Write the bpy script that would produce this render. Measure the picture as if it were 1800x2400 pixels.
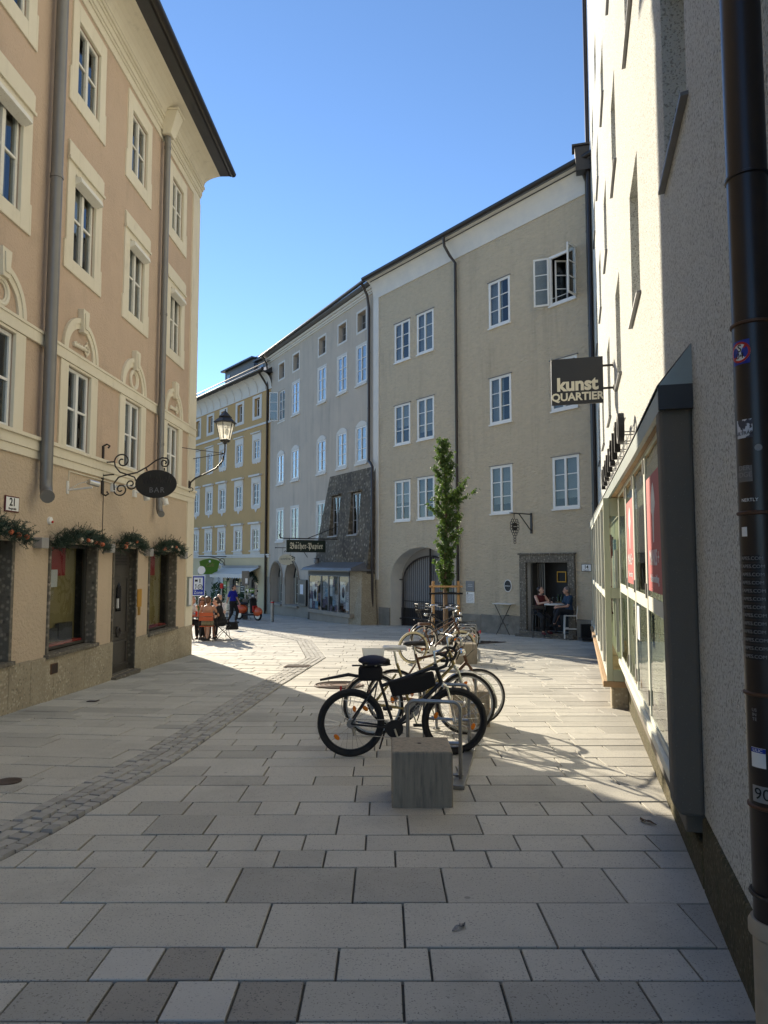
import bpy, math, random
from mathutils import Vector, Matrix, Euler
random.seed(11)
rad=math.radians
sc=bpy.context.scene
for o in list(bpy.data.objects): bpy.data.objects.remove(o)
COL=sc.collection
# ---------------------------------------------------------------- camera, sky, sun, exposure
cam_d=bpy.data.cameras.new('camera'); cam=bpy.data.objects.new('camera',cam_d); COL.objects.link(cam)
cam_d.sensor_fit='HORIZONTAL'; cam_d.sensor_width=36; cam_d.lens=36*1640/1800; cam_d.clip_start=.05; cam_d.clip_end=2000
cam.location=(0,0,1.7); cam.rotation_euler=(rad(90)+math.atan(120/1640),0,0)
sc.camera=cam
SUN_EL=rad(20.5); sh=Vector((-.492,.8705,0)).normalized()
sdir=Vector((sh.x*math.cos(SUN_EL),sh.y*math.cos(SUN_EL),math.sin(SUN_EL)))
w=bpy.data.worlds.new('World'); sc.world=w; w.use_nodes=True
nt=w.node_tree; bg=nt.nodes['Background']; sky=nt.nodes.new('ShaderNodeTexSky'); sky.sky_type='NISHITA'
sky.sun_disc=False; sky.sun_elevation=SUN_EL; sky.sun_rotation=math.atan2(sh.x,sh.y)%(2*math.pi)
sky.air_density=.88; sky.dust_density=0; sky.ozone_density=3.9; sky.altitude=400
nt.links.new(sky.outputs[0],bg.inputs[0]); bg.inputs[1].default_value=.127
sl=bpy.data.lights.new('sun','SUN'); sl.energy=4.7; sl.angle=rad(.53); sl.color=(1,.885,.70)
so=bpy.data.objects.new('sun',sl); COL.objects.link(so); so.rotation_euler=sdir.to_track_quat('Z','Y').to_euler(); so.location=(0,0,40)
sc.view_settings.view_transform='Standard'; sc.view_settings.look='None'; sc.view_settings.exposure=.97; sc.view_settings.gamma=1
SL=.03
def gz(x,y): return -SL*y
# ---------------------------------------------------------------- materials
MATS={}
def mat(name,col=(.5,.5,.5),rough=.8,metal=0,col2=None,ns=3.,det=6,mix=1.,bump=0,bs=40.,dist=.004,spots=None,spec=.5,streak=None,trans=0,rand=0,vor=None,stretch=None,dirt=None,streaks=None,blots=None):
    if name in MATS: return MATS[name]
    m=bpy.data.materials.new(name); MATS[name]=m; m.use_nodes=True
    N=m.node_tree.nodes; L=m.node_tree.links; b=N['Principled BSDF']
    b.inputs['Base Color'].default_value=(*col,1); b.inputs['Roughness'].default_value=rough; b.inputs['Metallic'].default_value=metal
    b.inputs['Specular IOR Level'].default_value=spec
    if trans: b.inputs['Transmission Weight'].default_value=trans
    geo=N.new('ShaderNodeNewGeometry'); pos=geo.outputs['Position']
    if stretch:
        mp=N.new('ShaderNodeMapping'); mp.inputs['Scale'].default_value=stretch; L.new(pos,mp.inputs[0]); spos=mp.outputs[0]
    else: spos=pos
    cur=None
    def noise(scale,detail=6,vec=pos,rough=.6):
        n=N.new('ShaderNodeTexNoise'); n.inputs['Scale'].default_value=scale; n.inputs['Detail'].default_value=detail; n.inputs['Roughness'].default_value=rough; L.new(vec,n.inputs['Vector']); return n.outputs['Fac']
    def ramp(fac,a,b_,c0=(0,0,0,1),c1=(1,1,1,1)):
        r=N.new('ShaderNodeValToRGB'); r.color_ramp.elements[0].position=a; r.color_ramp.elements[1].position=b_; r.color_ramp.elements[0].color=c0; r.color_ramp.elements[1].color=c1; L.new(fac,r.inputs[0]); return r.outputs[0]
    def mixc(f,a,b_,blend='MIX'):
        x=N.new('ShaderNodeMix'); x.data_type='RGBA'; x.blend_type=blend
        for i,v in ((0,f),(6,a),(7,b_)):
            if hasattr(v,'links') or hasattr(v,'is_linked'): L.new(v,x.inputs[i])
            elif i==0: x.inputs[0].default_value=v
            else: x.inputs[i].default_value=(*v[:3],1)
        return x.outputs[2]
    cur=col
    if col2: cur=mixc(ramp(noise(ns,det,spos),.5-.25/mix,.5+.25/mix),col,col2)
    if vor:  # pebbles: (scale, light, dark, amount)
        v=N.new('ShaderNodeTexVoronoi'); v.inputs['Scale'].default_value=vor[0]; L.new(pos,v.inputs['Vector'])
        sep=N.new('ShaderNodeSeparateColor'); L.new(v.outputs['Color'],sep.inputs[0])
        pc=mixc(sep.outputs[0],vor[2],vor[1])
        mask=ramp(v.outputs['Distance'],.25,.55,(1,1,1,1),(0,0,0,1))
        mm=N.new('ShaderNodeMath'); mm.operation='MULTIPLY'; L.new(mask,mm.inputs[0]); mm.inputs[1].default_value=vor[3]
        cur=mixc(mm.outputs[0],cur,pc)
    if spots: # (scale, threshold, colour)
        f=ramp(noise(spots[0],2,pos,.5),spots[1],spots[1]+.04); cur=mixc(f,cur,spots[2])
    if dirt: # (scale, threshold, colour, amount)
        f=ramp(noise(dirt[0],8,spos,.7),dirt[1],dirt[1]+.22)
        mm=N.new('ShaderNodeMath'); mm.operation='MULTIPLY'; L.new(f,mm.inputs[0]); mm.inputs[1].default_value=dirt[3]
        cur=mixc(mm.outputs[0],cur,dirt[2])
    if streaks: # vertical rain streaks (scale, threshold, colour, amount)
        mp2=N.new('ShaderNodeMapping'); mp2.inputs['Scale'].default_value=(1,1,.07); L.new(pos,mp2.inputs[0]); f=ramp(noise(streaks[0],5,mp2.outputs[0],.7),streaks[1],streaks[1]+.2); f2=ramp(noise(.6,3),.35,.65); q=N.new('ShaderNodeMath'); q.operation='MULTIPLY'; L.new(f,q.inputs[0]); L.new(f2,q.inputs[1])
        mm=N.new('ShaderNodeMath'); mm.operation='MULTIPLY'; L.new(q.outputs[0],mm.inputs[0]); mm.inputs[1].default_value=streaks[3]; cur=mixc(mm.outputs[0],cur,streaks[2])
    if blots: # sparse round blots (scale, radius, colour)
        v=N.new('ShaderNodeTexVoronoi'); v.inputs['Scale'].default_value=blots[0]; L.new(pos,v.inputs['Vector']); sep=N.new('ShaderNodeSeparateColor'); L.new(v.outputs['Color'],sep.inputs[0])
        f=ramp(v.outputs['Distance'],blots[1],blots[1]*1.5,(1,1,1,1),(0,0,0,1)); g=ramp(sep.outputs[1],.62,.64); q=N.new('ShaderNodeMath'); q.operation='MULTIPLY'; L.new(f,q.inputs[0]); L.new(g,q.inputs[1]); q2=N.new('ShaderNodeMath'); q2.operation='MULTIPLY'; L.new(q.outputs[0],q2.inputs[0]); q2.inputs[1].default_value=.6; cur=mixc(q2.outputs[0],cur,blots[2])
    if rand:
        oi=N.new('ShaderNodeObjectInfo'); ad=N.new('ShaderNodeMath'); ad.operation='ADD'; L.new(oi.outputs['Random'],ad.inputs[0]); L.new(geo.outputs['Random Per Island'],ad.inputs[1])
        fr=N.new('ShaderNodeMath'); fr.operation='FRACT'; L.new(ad.outputs[0],fr.inputs[0])
        pw=N.new('ShaderNodeMath'); pw.operation='POWER'; L.new(fr.outputs[0],pw.inputs[0]); pw.inputs[1].default_value=1.7
        hs=N.new('ShaderNodeMapRange'); L.new(pw.outputs[0],hs.inputs[0]); hs.inputs[3].default_value=1+rand*.35; hs.inputs[4].default_value=1-rand
        h=N.new('ShaderNodeHueSaturation'); L.new(hs.outputs[0],h.inputs['Value'])
        if hasattr(cur,'is_linked'): L.new(cur,h.inputs['Color'])
        else: h.inputs['Color'].default_value=(*cur,1)
        cur=h.outputs[0]
    if hasattr(cur,'is_linked'): L.new(cur,b.inputs['Base Color'])
    if bump:
        bn=N.new('ShaderNodeBump'); bn.inputs['Strength'].default_value=bump; bn.inputs['Distance'].default_value=dist
        L.new(noise(bs,4,spos,.65),bn.inputs['Height']); L.new(bn.outputs[0],b.inputs['Normal'])
    return m
def glassmat(name,tint=(.75,.8,.82),mult=2.6,rough=.015,ior=1.5,absorb=.9):
    m=bpy.data.materials.new(name); MATS[name]=m; m.use_nodes=True; N=m.node_tree.nodes; L=m.node_tree.links
    N.remove(N['Principled BSDF']); out=N['Material Output']
    g=N.new('ShaderNodeBsdfGlossy'); g.inputs['Roughness'].default_value=rough; t=N.new('ShaderNodeBsdfTransparent'); t.inputs[0].default_value=(*[c*absorb for c in tint],1)
    f=N.new('ShaderNodeFresnel'); f.inputs[0].default_value=ior; mu=N.new('ShaderNodeMath'); mu.operation='MULTIPLY'; mu.use_clamp=True; mu.inputs[1].default_value=mult; L.new(f.outputs[0],mu.inputs[0]); ge=N.new('ShaderNodeNewGeometry'); sb=N.new('ShaderNodeMath'); sb.operation='SUBTRACT'; sb.inputs[0].default_value=1; L.new(ge.outputs['Backfacing'],sb.inputs[1]); m2=N.new('ShaderNodeMath'); m2.operation='MULTIPLY'; L.new(mu.outputs[0],m2.inputs[0]); L.new(sb.outputs[0],m2.inputs[1]); mu=m2
    # slight waviness of old panes
    n=N.new('ShaderNodeTexNoise'); n.inputs['Scale'].default_value=3.; n.inputs['Detail'].default_value=1; ge=N.new('ShaderNodeNewGeometry'); L.new(ge.outputs['Position'],n.inputs['Vector'])
    bp=N.new('ShaderNodeBump'); bp.inputs['Strength'].default_value=.12; bp.inputs['Distance'].default_value=.03; L.new(n.outputs[0],bp.inputs['Height']); L.new(bp.outputs[0],g.inputs['Normal'])
    mx=N.new('ShaderNodeMixShader'); L.new(mu.outputs[0],mx.inputs[0]); L.new(t.outputs[0],mx.inputs[1]); L.new(g.outputs[0],mx.inputs[2]); L.new(mx.outputs[0],out.inputs[0]); return m
def leafmat(name,c1,c2):
    m=mat(name,c1,.45,col2=c2,ns=9,rand=.35); b=m.node_tree.nodes['Principled BSDF']; out=m.node_tree.nodes['Material Output']
    tr=m.node_tree.nodes.new('ShaderNodeBsdfTranslucent'); tr.inputs[0].default_value=(c2[0]*1.6,c2[1]*1.8,c2[2],1); mx=m.node_tree.nodes.new('ShaderNodeMixShader'); mx.inputs[0].default_value=.35
    m.node_tree.links.new(b.outputs[0],mx.inputs[1]); m.node_tree.links.new(tr.outputs[0],mx.inputs[2]); m.node_tree.links.new(mx.outputs[0],out.inputs[0]); return m
M=lambda n:MATS[n]
G_=(.02,.02,.02)
mat('slab',(.545,.52,.45),.75,col2=(.47,.452,.395),ns=2.,bump=.35,bs=120,dist=.003,rand=.22,spots=(105,.62,(.24,.23,.21)),dirt=(.9,.52,(.27,.255,.22),.55),blots=(3.2,.045,(.17,.16,.145)))
mat('slabdark',(.36,.335,.285),.75,col2=(.31,.29,.25),ns=3.,bump=.35,bs=120,dist=.003,spots=(105,.62,(.15,.14,.13)),dirt=(1.5,.5,(.18,.17,.15),.5))
mat('slablight',(.57,.555,.50),.75,col2=(.52,.505,.46),ns=3.,bump=.35,bs=120,dist=.003,spots=(105,.63,(.34,.33,.31)))
mat('joint',(.06,.056,.048),.95,col2=(.15,.14,.115),ns=6)
mat('sett',(.45,.43,.38),.75,col2=(.38,.365,.33),ns=20,bump=.5,bs=60,dist=.006,rand=.22)
mat('concrete',(.37,.315,.235),.85,col2=(.26,.225,.17),ns=4,bump=.25,bs=90,dist=.002,spots=(70,.66,(.25,.24,.2)),stretch=(9,9,.9),dirt=(3.5,.48,(.11,.105,.09),.7))
mat('pplaster',(.565,.42,.305),.9,col2=(.50,.372,.27),ns=1.2,bump=.8,bs=26,dist=.02,dirt=(2.0,.55,(.38,.295,.21),.55),streaks=(3.2,.52,(.36,.28,.20),.55))
mat('gplaster',(.60,.47,.335),.92,col2=(.52,.415,.30),ns=1.0,bump=1,bs=20,dist=.03,dirt=(1.4,.56,(.40,.325,.24),.5),streaks=(3.,.55,(.40,.32,.235),.5))
mat('cream',(.74,.675,.53),.8,col2=(.68,.615,.475),ns=2,bump=.4,bs=30,dist=.008,dirt=(4,.6,(.45,.40,.31),.55),stretch=(1,1,.5),streaks=(6,.55,(.42,.37,.28),.5))
mat('conglom',(.40,.34,.24),.85,col2=(.29,.245,.17),ns=3,bump=.9,bs=45,dist=.012,vor=(24,(.56,.50,.38),(.17,.145,.10),.8),dirt=(1.6,.55,(.16,.13,.09),.5))
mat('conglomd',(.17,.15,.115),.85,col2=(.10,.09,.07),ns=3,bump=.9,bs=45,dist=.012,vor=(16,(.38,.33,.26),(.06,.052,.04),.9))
mat('buttress',(.17,.138,.095),.9,col2=(.07,.06,.048),ns=1.4,bump=1,bs=18,dist=.03,vor=(7,(.36,.31,.23),(.05,.044,.034),.9),dirt=(.9,.47,(.05,.044,.036),.65))
mat('beige',(.65,.55,.395),.92,col2=(.55,.468,.338),ns=4.5,bump=1,bs=6.5,dist=.10,stretch=(1,1,2.4),dirt=(1.1,.58,(.44,.375,.27),.5),streaks=(2.2,.5,(.42,.355,.255),.75))  # second tone paints in relief shading of the trowelled plaster, plus patchy tone
mat('bplinth',(.25,.23,.19),.9,col2=(.16,.15,.125),ns=3,bump=.6,bs=25,dist=.01,dirt=(2.5,.5,(.38,.36,.31),.5))
mat('gwhite',(.72,.69,.62),.8,col2=(.61,.6,.565),ns=2,bump=.1,bs=20)
mat('grey',(.55,.475,.385),.92,col2=(.475,.415,.34),ns=.8,bump=.5,bs=9,dist=.03,dirt=(1.1,.55,(.37,.34,.30),.55),streaks=(2.6,.48,(.34,.305,.255),.8))
mat('gdado',(.37,.315,.245),.9,col2=(.29,.25,.195),ns=1.5,bump=.3,bs=12,dirt=(2.2,.55,(.15,.14,.12),.5))
mat('ochre',(.55,.36,.155),.9,col2=(.48,.32,.14),ns=.9,bump=.2,bs=12,dirt=(1.1,.62,(.37,.28,.12),.4))
mat('ochrel',(.62,.52,.32),.9,col2=(.57,.48,.30),ns=1)
mat('rough',(.75,.755,.70),.95,col2=(.69,.695,.645),ns=2.5,bump=1,bs=38,dist=.05,stretch=(1,1,.6),spots=(62,.56,(.40,.395,.35)))
mat('moss',(.105,.085,.04),.95,col2=(.05,.045,.02),ns=6,bump=1,bs=40,dist=.02,vor=(40,(.24,.20,.12),(.04,.04,.015),.6),dirt=(3,.5,(.06,.075,.02),.7))
mat('aggr',(.19,.165,.13),.92,col2=(.15,.14,.12),ns=2,bump=.6,bs=150,dist=.004,spots=(130,.68,(.26,.24,.21)))
mat('wood',(.46,.28,.12),.7,col2=(.36,.2,.085),ns=8,stretch=(1,1,.12),bump=.2,bs=60)
mat('woodpale',(.42,.27,.14),.75,col2=(.33,.205,.10),ns=7,stretch=(1,1,.15),bump=.2,bs=40)
mat('chairwood',(.50,.10,.03),.5,col2=(.40,.075,.025),ns=10)
mat('bark',(.21,.145,.09),.9,col2=(.12,.085,.055),ns=20,bump=.6,bs=40,stretch=(1,1,.3))
mat('white',(.80,.79,.75),.45,col2=(.74,.73,.69),ns=6)
mat('oldwhite',(.77,.74,.66),.6,col2=(.70,.665,.57),ns=10,spots=(60,.67,(.42,.36,.26)),bump=.2,bs=60)
mat('plastic',(.78,.77,.73),.4)
mat('greenframe',(.42,.44,.31),.5,col2=(.38,.40,.285),ns=5)
mat('greenframel',(.70,.71,.62),.45,col2=(.65,.66,.575),ns=5)
mat('black',(.012,.012,.013),.42,col2=(.02,.019,.02),ns=6)
mat('rubber',(.014,.014,.015),.75,bump=.3,bs=80)
mat('creamtyre',(.56,.49,.31),.7)
mat('iron',(.022,.019,.018),.5,col2=(.035,.028,.024),ns=20)
mat('pipebrown',(.022,.015,.013),.32,col2=(.03,.021,.018),ns=3)
mat('pipegrey',(.21,.20,.18),.38,col2=(.18,.172,.158),ns=4,metal=.25)
mat('zinc',(.36,.40,.38),.35,col2=(.30,.33,.32),ns=5,metal=.5)
mat('castbeige',(.42,.36,.27),.6,col2=(.33,.28,.21),ns=8)
mat('roof',(.03,.03,.033),.45,col2=(.05,.05,.053),ns=2)
mat('roofgrey',(.15,.15,.155),.6,col2=(.12,.12,.125),ns=2)
mat('gutter',(.02,.017,.016),.35)
mat('steel',(.36,.36,.35),.38,metal=.9,col2=(.28,.28,.275),ns=10)
mat('chrome',(.72,.72,.72),.16,metal=1)
mat('alu',(.55,.55,.54),.3,metal=.95)
mat('lead',(.20,.20,.205),.5,metal=.4,col2=(.15,.15,.155),ns=6)
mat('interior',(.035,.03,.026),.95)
mat('curtain',(.74,.71,.66),.9,col2=(.60,.58,.54),ns=5,stretch=(6,6,.2))
mat('blind',(.70,.67,.60),.9)
mat('doorwood',(.045,.04,.035),.5,col2=(.07,.062,.05),ns=5,bump=.5,bs=10)
mat('brass',(.40,.22,.03),.4,metal=.6)
mat('yellowplate',(.45,.23,.02),.5)
mat('navy',(.008,.012,.04),.7); mat('bluezone',(.008,.035,.33),.45); mat('signwhite',(.82,.82,.8),.45)
mat('greensign',(.10,.22,.02),.45); mat('orange',(.62,.10,.02),.3,spec=.6); mat('reflector',(.85,.22,.01),.25); mat('redlight',(.5,.02,.02),.3)
mat('darkgreen',(.010,.022,.016),.4); mat('ivory',(.74,.70,.55),.6)
mat('redposter',(.46,.085,.08),.5,col2=(.42,.075,.07),ns=3); mat('inkblack',(.01,.01,.011),.6); mat('signblack',(.012,.011,.010),.45,col2=(.02,.018,.015),ns=3)
mat('paper',(.72,.72,.74),.7); mat('print',(.62,.63,.67),.7,spots=(38,.52,(.07,.07,.09))); mat('print2',(.12,.07,.13),.7,spots=(30,.57,(.6,.55,.6))); mat('print3',(.50,.24,.07),.7,col2=(.60,.42,.25),ns=4); mat('print4',(.22,.36,.5),.7,spots=(22,.55,(.7,.72,.75)))
mat('pump',(.10,.045,.02),.6); mat('bauble_o',(.55,.13,.05),.35); mat('bauble_w',(.66,.55,.42),.4); mat('fir',(.018,.045,.028),.7,col2=(.035,.06,.035),ns=30)
mat('skin',(.55,.31,.215),.5,col2=(.50,.27,.185),ns=10); mat('skin2',(.62,.38,.28),.5); mat('skintan',(.46,.23,.14),.5)
mat('hairdark',(.02,.012,.01),.5,col2=(.035,.02,.015),ns=60); mat('hairbrown',(.11,.05,.025),.5); mat('hairgrey',(.16,.145,.13),.6); mat('lip',(.35,.07,.06),.5)
mat('clothblack',(.012,.011,.012),.9); mat('clothblue',(.008,.012,.30),.85); mat('clothteal',(.020,.045,.085),.9,col2=(.03,.06,.105),ns=8); mat('clothred',(.10,.012,.014),.9); mat('clothwhite',(.7,.69,.66),.9); mat('clothkhaki',(.30,.27,.17),.9,col2=(.14,.13,.075),ns=16); mat('jeans',(.018,.02,.026),.9); mat('clothgreen',(.06,.09,.03),.9)
mat('bottle',(.02,.06,.015),.1,spec=.8); mat('reddrink',(.6,.03,.02),.2)
mat('ash',(.30,.29,.28),.6); mat('mauve',(.34,.15,.15),.8); mat('olive',(.34,.27,.10),.85,col2=(.27,.21,.08),ns=2); mat('innerred',(.36,.035,.03),.8)
mat('rust',(.14,.065,.03),.8,col2=(.09,.05,.03),ns=12,bump=.3,bs=60); mat('castiron',(.13,.095,.075),.6,col2=(.085,.068,.058),ns=12,metal=.4,bump=.6,bs=40)
glassmat('glass',mult=1.7); glassmat('glassdark',tint=(.5,.52,.5),mult=2.2); glassmat('shopglass',tint=(.72,.76,.70),mult=3.2); glassmat('shopdoor',tint=(.86,.89,.84),mult=1.25,absorb=1); glassmat('clearglass',tint=(.95,.97,.96),mult=1.0)
m=glassmat('lanternglass',tint=(1,.99,.94),mult=1.0,absorb=1); N_=m.node_tree.nodes; L2=m.node_tree.links; tl=N_.new('ShaderNodeBsdfTranslucent'); tl.inputs[0].default_value=(1,.98,.9,1); df=N_.new('ShaderNodeBsdfDiffuse'); df.inputs[0].default_value=(.9,.88,.8,1); ma=N_.new('ShaderNodeMixShader'); L2.new(tl.outputs[0],ma.inputs[1]); L2.new(df.outputs[0],ma.inputs[2]); ma.inputs[0].default_value=.3; mb=N_.new('ShaderNodeMixShader'); mb.inputs[0].default_value=.55; old=N_['Material Output'].inputs[0].links[0].from_socket; L2.new(old,mb.inputs[1]); L2.new(ma.outputs[0],mb.inputs[2]); L2.new(mb.outputs[0],N_['Material Output'].inputs[0])
leafmat('leaf',(.035,.075,.016),(.08,.125,.03)); leafmat('shrub',(.02,.05,.015),(.03,.07,.02))
m=mat('frost',(.80,.77,.62),.55); m.node_tree.nodes['Principled BSDF'].inputs['Transmission Weight'].default_value=.0
tr=m.node_tree.nodes.new('ShaderNodeBsdfTranslucent'); tr.inputs[0].default_value=(.98,.97,.90,1); mx=m.node_tree.nodes.new('ShaderNodeMixShader'); mx.inputs[0].default_value=.85
m.node_tree.links.new(m.node_tree.nodes['Principled BSDF'].outputs[0],mx.inputs[1]); m.node_tree.links.new(tr.outputs[0],mx.inputs[2]); m.node_tree.links.new(mx.outputs[0],m.node_tree.nodes['Material Output'].inputs[0])
# ---------------------------------------------------------------- mesh builder
class MB:
    def __init__(s): s.v=[]; s.f=[]; s.m=[]; s.k=0
    def add(s,vs,fs):
        n=len(s.v); s.v+=[tuple(p) for p in vs]; s.f+=[tuple(i+n for i in f) for f in fs]; s.m+=[s.k]*len(fs); return s
    def box(s,x0,x1,y0,y1,z0,z1,ch=0):
        if ch:
            c=ch; vs=[]
            for z,i in ((z0,0),(z1-c,0),(z1,c)): vs+=[(x0+i,y0+i,z),(x1-i,y0+i,z),(x1-i,y1-i,z),(x0+i,y1-i,z)]
            fs=[(3,2,1,0),(8,9,10,11)]
            for r in (0,4): fs+=[(r+a,r+(a+1)%4,r+4+(a+1)%4,r+4+a) for a in range(4)]
            return s.add(vs,fs)
        return s.add([(x,y,z) for z in (z0,z1) for x,y in ((x0,y0),(x1,y0),(x1,y1),(x0,y1))],[(3,2,1,0),(4,5,6,7),(0,1,5,4),(1,2,6,5),(2,3,7,6),(3,0,4,7)])
    def hexa(s,b,t): # four bottom points, four top points (ccw from above)
        return s.add(list(b)+list(t),[(3,2,1,0),(4,5,6,7),(0,1,5,4),(1,2,6,5),(2,3,7,6),(3,0,4,7)])
    def prism(s,pts,y0,y1): # polygon in xz (ccw seen from -y), extruded along y
        n=len(pts); return s.add([(x,y0,z) for x,z in pts]+[(x,y1,z) for x,z in pts],[tuple(range(n)),tuple(range(2*n-1,n-1,-1))]+[(i,n+i,n+(i+1)%n,(i+1)%n) for i in range(n)])
    def prismz(s,pts,z0,z1):
        n=len(pts); return s.add([(x,y,z0) for x,y in pts]+[(x,y,z1) for x,y in pts],[tuple(range(n-1,-1,-1)),tuple(range(n,2*n))]+[(i,(i+1)%n,n+(i+1)%n,n+i) for i in range(n)])
    def tube(s,pts,r,n=8,closed=False,caps=True):
        P=[Vector(p) for p in pts]; k=len(P); rs=r if isinstance(r,(list,tuple)) else [r]*k; rings=[]; up=None
        for i,p in enumerate(P):
            a=P[(i-1)%k] if (i>0 or closed) else p; b=P[(i+1)%k] if (i<k-1 or closed) else p
            t=(b-a); t=t.normalized() if t.length>1e-9 else Vector((0,0,1))
            if up is None: up=Vector((0,0,1)) if abs(t.z)<.9 else Vector((1,0,0))
            x=t.cross(up)
            if x.length<1e-6: x=t.orthogonal()
            x.normalize(); y=x.cross(t).normalized(); up=y
            rings.append([p+(x*math.cos(2*math.pi*j/n)+y*math.sin(2*math.pi*j/n))*rs[i] for j in range(n)])
        vs=[q for rg in rings for q in rg]; fs=[]
        for i in range(k if closed else k-1):
            o=i*n; q=((i+1)%k)*n
            fs+=[(o+j,o+(j+1)%n,q+(j+1)%n,q+j) for j in range(n)]
        if caps and not closed: fs+=[tuple(range(n-1,-1,-1)),tuple(range((k-1)*n,k*n))]
        return s.add(vs,fs)
    def cyl(s,p,q,r,n=12): return s.tube([p,q],r,n)
    def torus(s,c,axis,R_,r,n=40,k=8,a0=0,a1=2*math.pi):
        c=Vector(c); ax=Vector(axis).normalized(); u=ax.orthogonal().normalized() if abs(ax.y)<.99 else Vector((1,0,0)); v=u.cross(ax)
        full=abs(a1-a0-2*math.pi)<1e-6; m_=n if full else n+1
        return s.tube([c+(u*math.cos(a0+(a1-a0)*i/n)+v*math.sin(a0+(a1-a0)*i/n))*R_ for i in range(m_)],r,k,closed=full)
    def lathe(s,prof,c=(0,0,0),n=16):
        c=Vector(c); vs=[]; fs=[]
        for r,z in prof: vs+=[c+Vector((r*math.cos(2*math.pi*j/n),r*math.sin(2*math.pi*j/n),z)) for j in range(n)]
        for i in range(len(prof)-1): fs+=[(i*n+j,i*n+(j+1)%n,(i+1)*n+(j+1)%n,(i+1)*n+j) for j in range(n)]
        fs+=[tuple(range(n-1,-1,-1)),tuple(range((len(prof)-1)*n,len(prof)*n))]
        return s.add(vs,fs)
    def ell(s,c,r,n=14,k=9,rot=None):
        vs=[];fs=[];c=Vector(c); r=r if isinstance(r,(tuple,list)) else (r,r,r)
        for i in range(k+1):
            a=math.pi*i/k
            for j in range(n):
                p=Vector((r[0]*math.sin(a)*math.cos(2*math.pi*j/n),r[1]*math.sin(a)*math.sin(2*math.pi*j/n),-r[2]*math.cos(a)))
                if rot: p=rot@p
                vs.append(c+p)
        for i in range(k): fs+=[(i*n+j,i*n+(j+1)%n,(i+1)*n+(j+1)%n,(i+1)*n+j) for j in range(n)]
        return s.add(vs,fs)
    def caps(s,p,q,r0,r1,n=10): # tapered capsule
        p=Vector(p);q=Vector(q);d=(q-p); L=d.length; d=d.normalized() if L>1e-6 else Vector((0,0,1))
        pts=[];rs=[]
        for a in (-88,-60,-30,0): pts.append(p+d*(r0*math.sin(rad(a)))); rs.append(r0*math.cos(rad(a)))
        for a in (0,30,60,88): pts.append(q+d*(r1*math.sin(rad(a)))); rs.append(r1*math.cos(rad(a)))
        return s.tube(pts,rs,n)
    def mesh(s,name,mats,smooth=False):
        me=bpy.data.meshes.new(name); me.from_pydata(s.v,[],s.f)
        for x in (mats if isinstance(mats,(list,tuple)) else [mats]): me.materials.append(MATS[x] if isinstance(x,str) else x)
        me.polygons.foreach_set('material_index',s.m)
        if smooth: me.polygons.foreach_set('use_smooth',[True]*len(me.polygons))
        me.update(); return me
    def build(s,name,mats,parent=None,smooth=False,loc=None,rot=None,bevel=0,angle=40):
        me=s.mesh(name,mats,False)
        if smooth: me.shade_smooth() if smooth is True and not angle else me.polygons.foreach_set('use_smooth',[True]*len(me.polygons))
        o=link(name,me,parent,loc,rot)
        if smooth and angle and hasattr(me,'set_sharp_from_angle'): me.set_sharp_from_angle(angle=rad(angle))
        if bevel:
            b=o.modifiers.new('bevel','BEVEL'); b.width=bevel; b.segments=2; b.limit_method='ANGLE'
        return o
def link(name,data,parent=None,loc=None,rot=None,scale=None):
    o=bpy.data.objects.new(name,data); COL.objects.link(o)
    if parent: o.parent=parent
    if loc is not None: o.location=loc
    if rot is not None: o.rotation_euler=rot
    if scale is not None: o.scale=scale
    return o
def thing(name,label,cat,loc=(0,0,0),rotz=0,group=None):
    o=link(name,None,None,loc,(0,0,rotz)); tag(o,label,cat,group); return o
def tag(o,label,cat,group=None):
    o['label']=label; o['category']=cat
    if group: o['group']=group
    return o
def struct(o): o['kind']='structure'; return o
def dup(root,loc=None,rotz=None,label=None):
    def cp(o,par):
        c=o.copy(); COL.objects.link(c)
        if par: c.parent=par
        for ch in o.children: cp(ch,c)
        return c
    r=cp(root,None)
    if loc is not None: r.location=loc
    if rotz is not None: r.rotation_euler=(0,0,rotz)
    if label: r['label']=label
    return r
def text(s,size,matn,parent=None,loc=(0,0,0),rot=(math.pi/2,0,0),ext=.002,align='CENTER',name='lettering',bold=0,sx=1,shear=0,wrap=None,space=1):
    c=bpy.data.curves.new('txt','FONT'); c.body=s; c.size=size; c.extrude=ext; c.align_x=align; c.align_y='CENTER'; c.offset=bold; c.shear=shear; c.space_character=space; c.resolution_u=3
    o=bpy.data.objects.new('txt',c); me=bpy.data.meshes.new_from_object(o); bpy.data.objects.remove(o); bpy.data.curves.remove(c)
    for v in me.vertices: v.co.x*=sx
    if wrap: # wrap on a vertical cylinder: radius, angle at centre
        r,a=wrap
        for v in me.vertices:
            t=a+v.co.x/r; z=v.co.y; d=v.co.z; v.co=((r+.002+d)*math.cos(t),(r+.002+d)*math.sin(t),z)
        rot=(0,0,0)
    me.materials.clear(); me.materials.append(MATS[matn]); me.name=name
    return link(name,me,parent,loc,rot)
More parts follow.
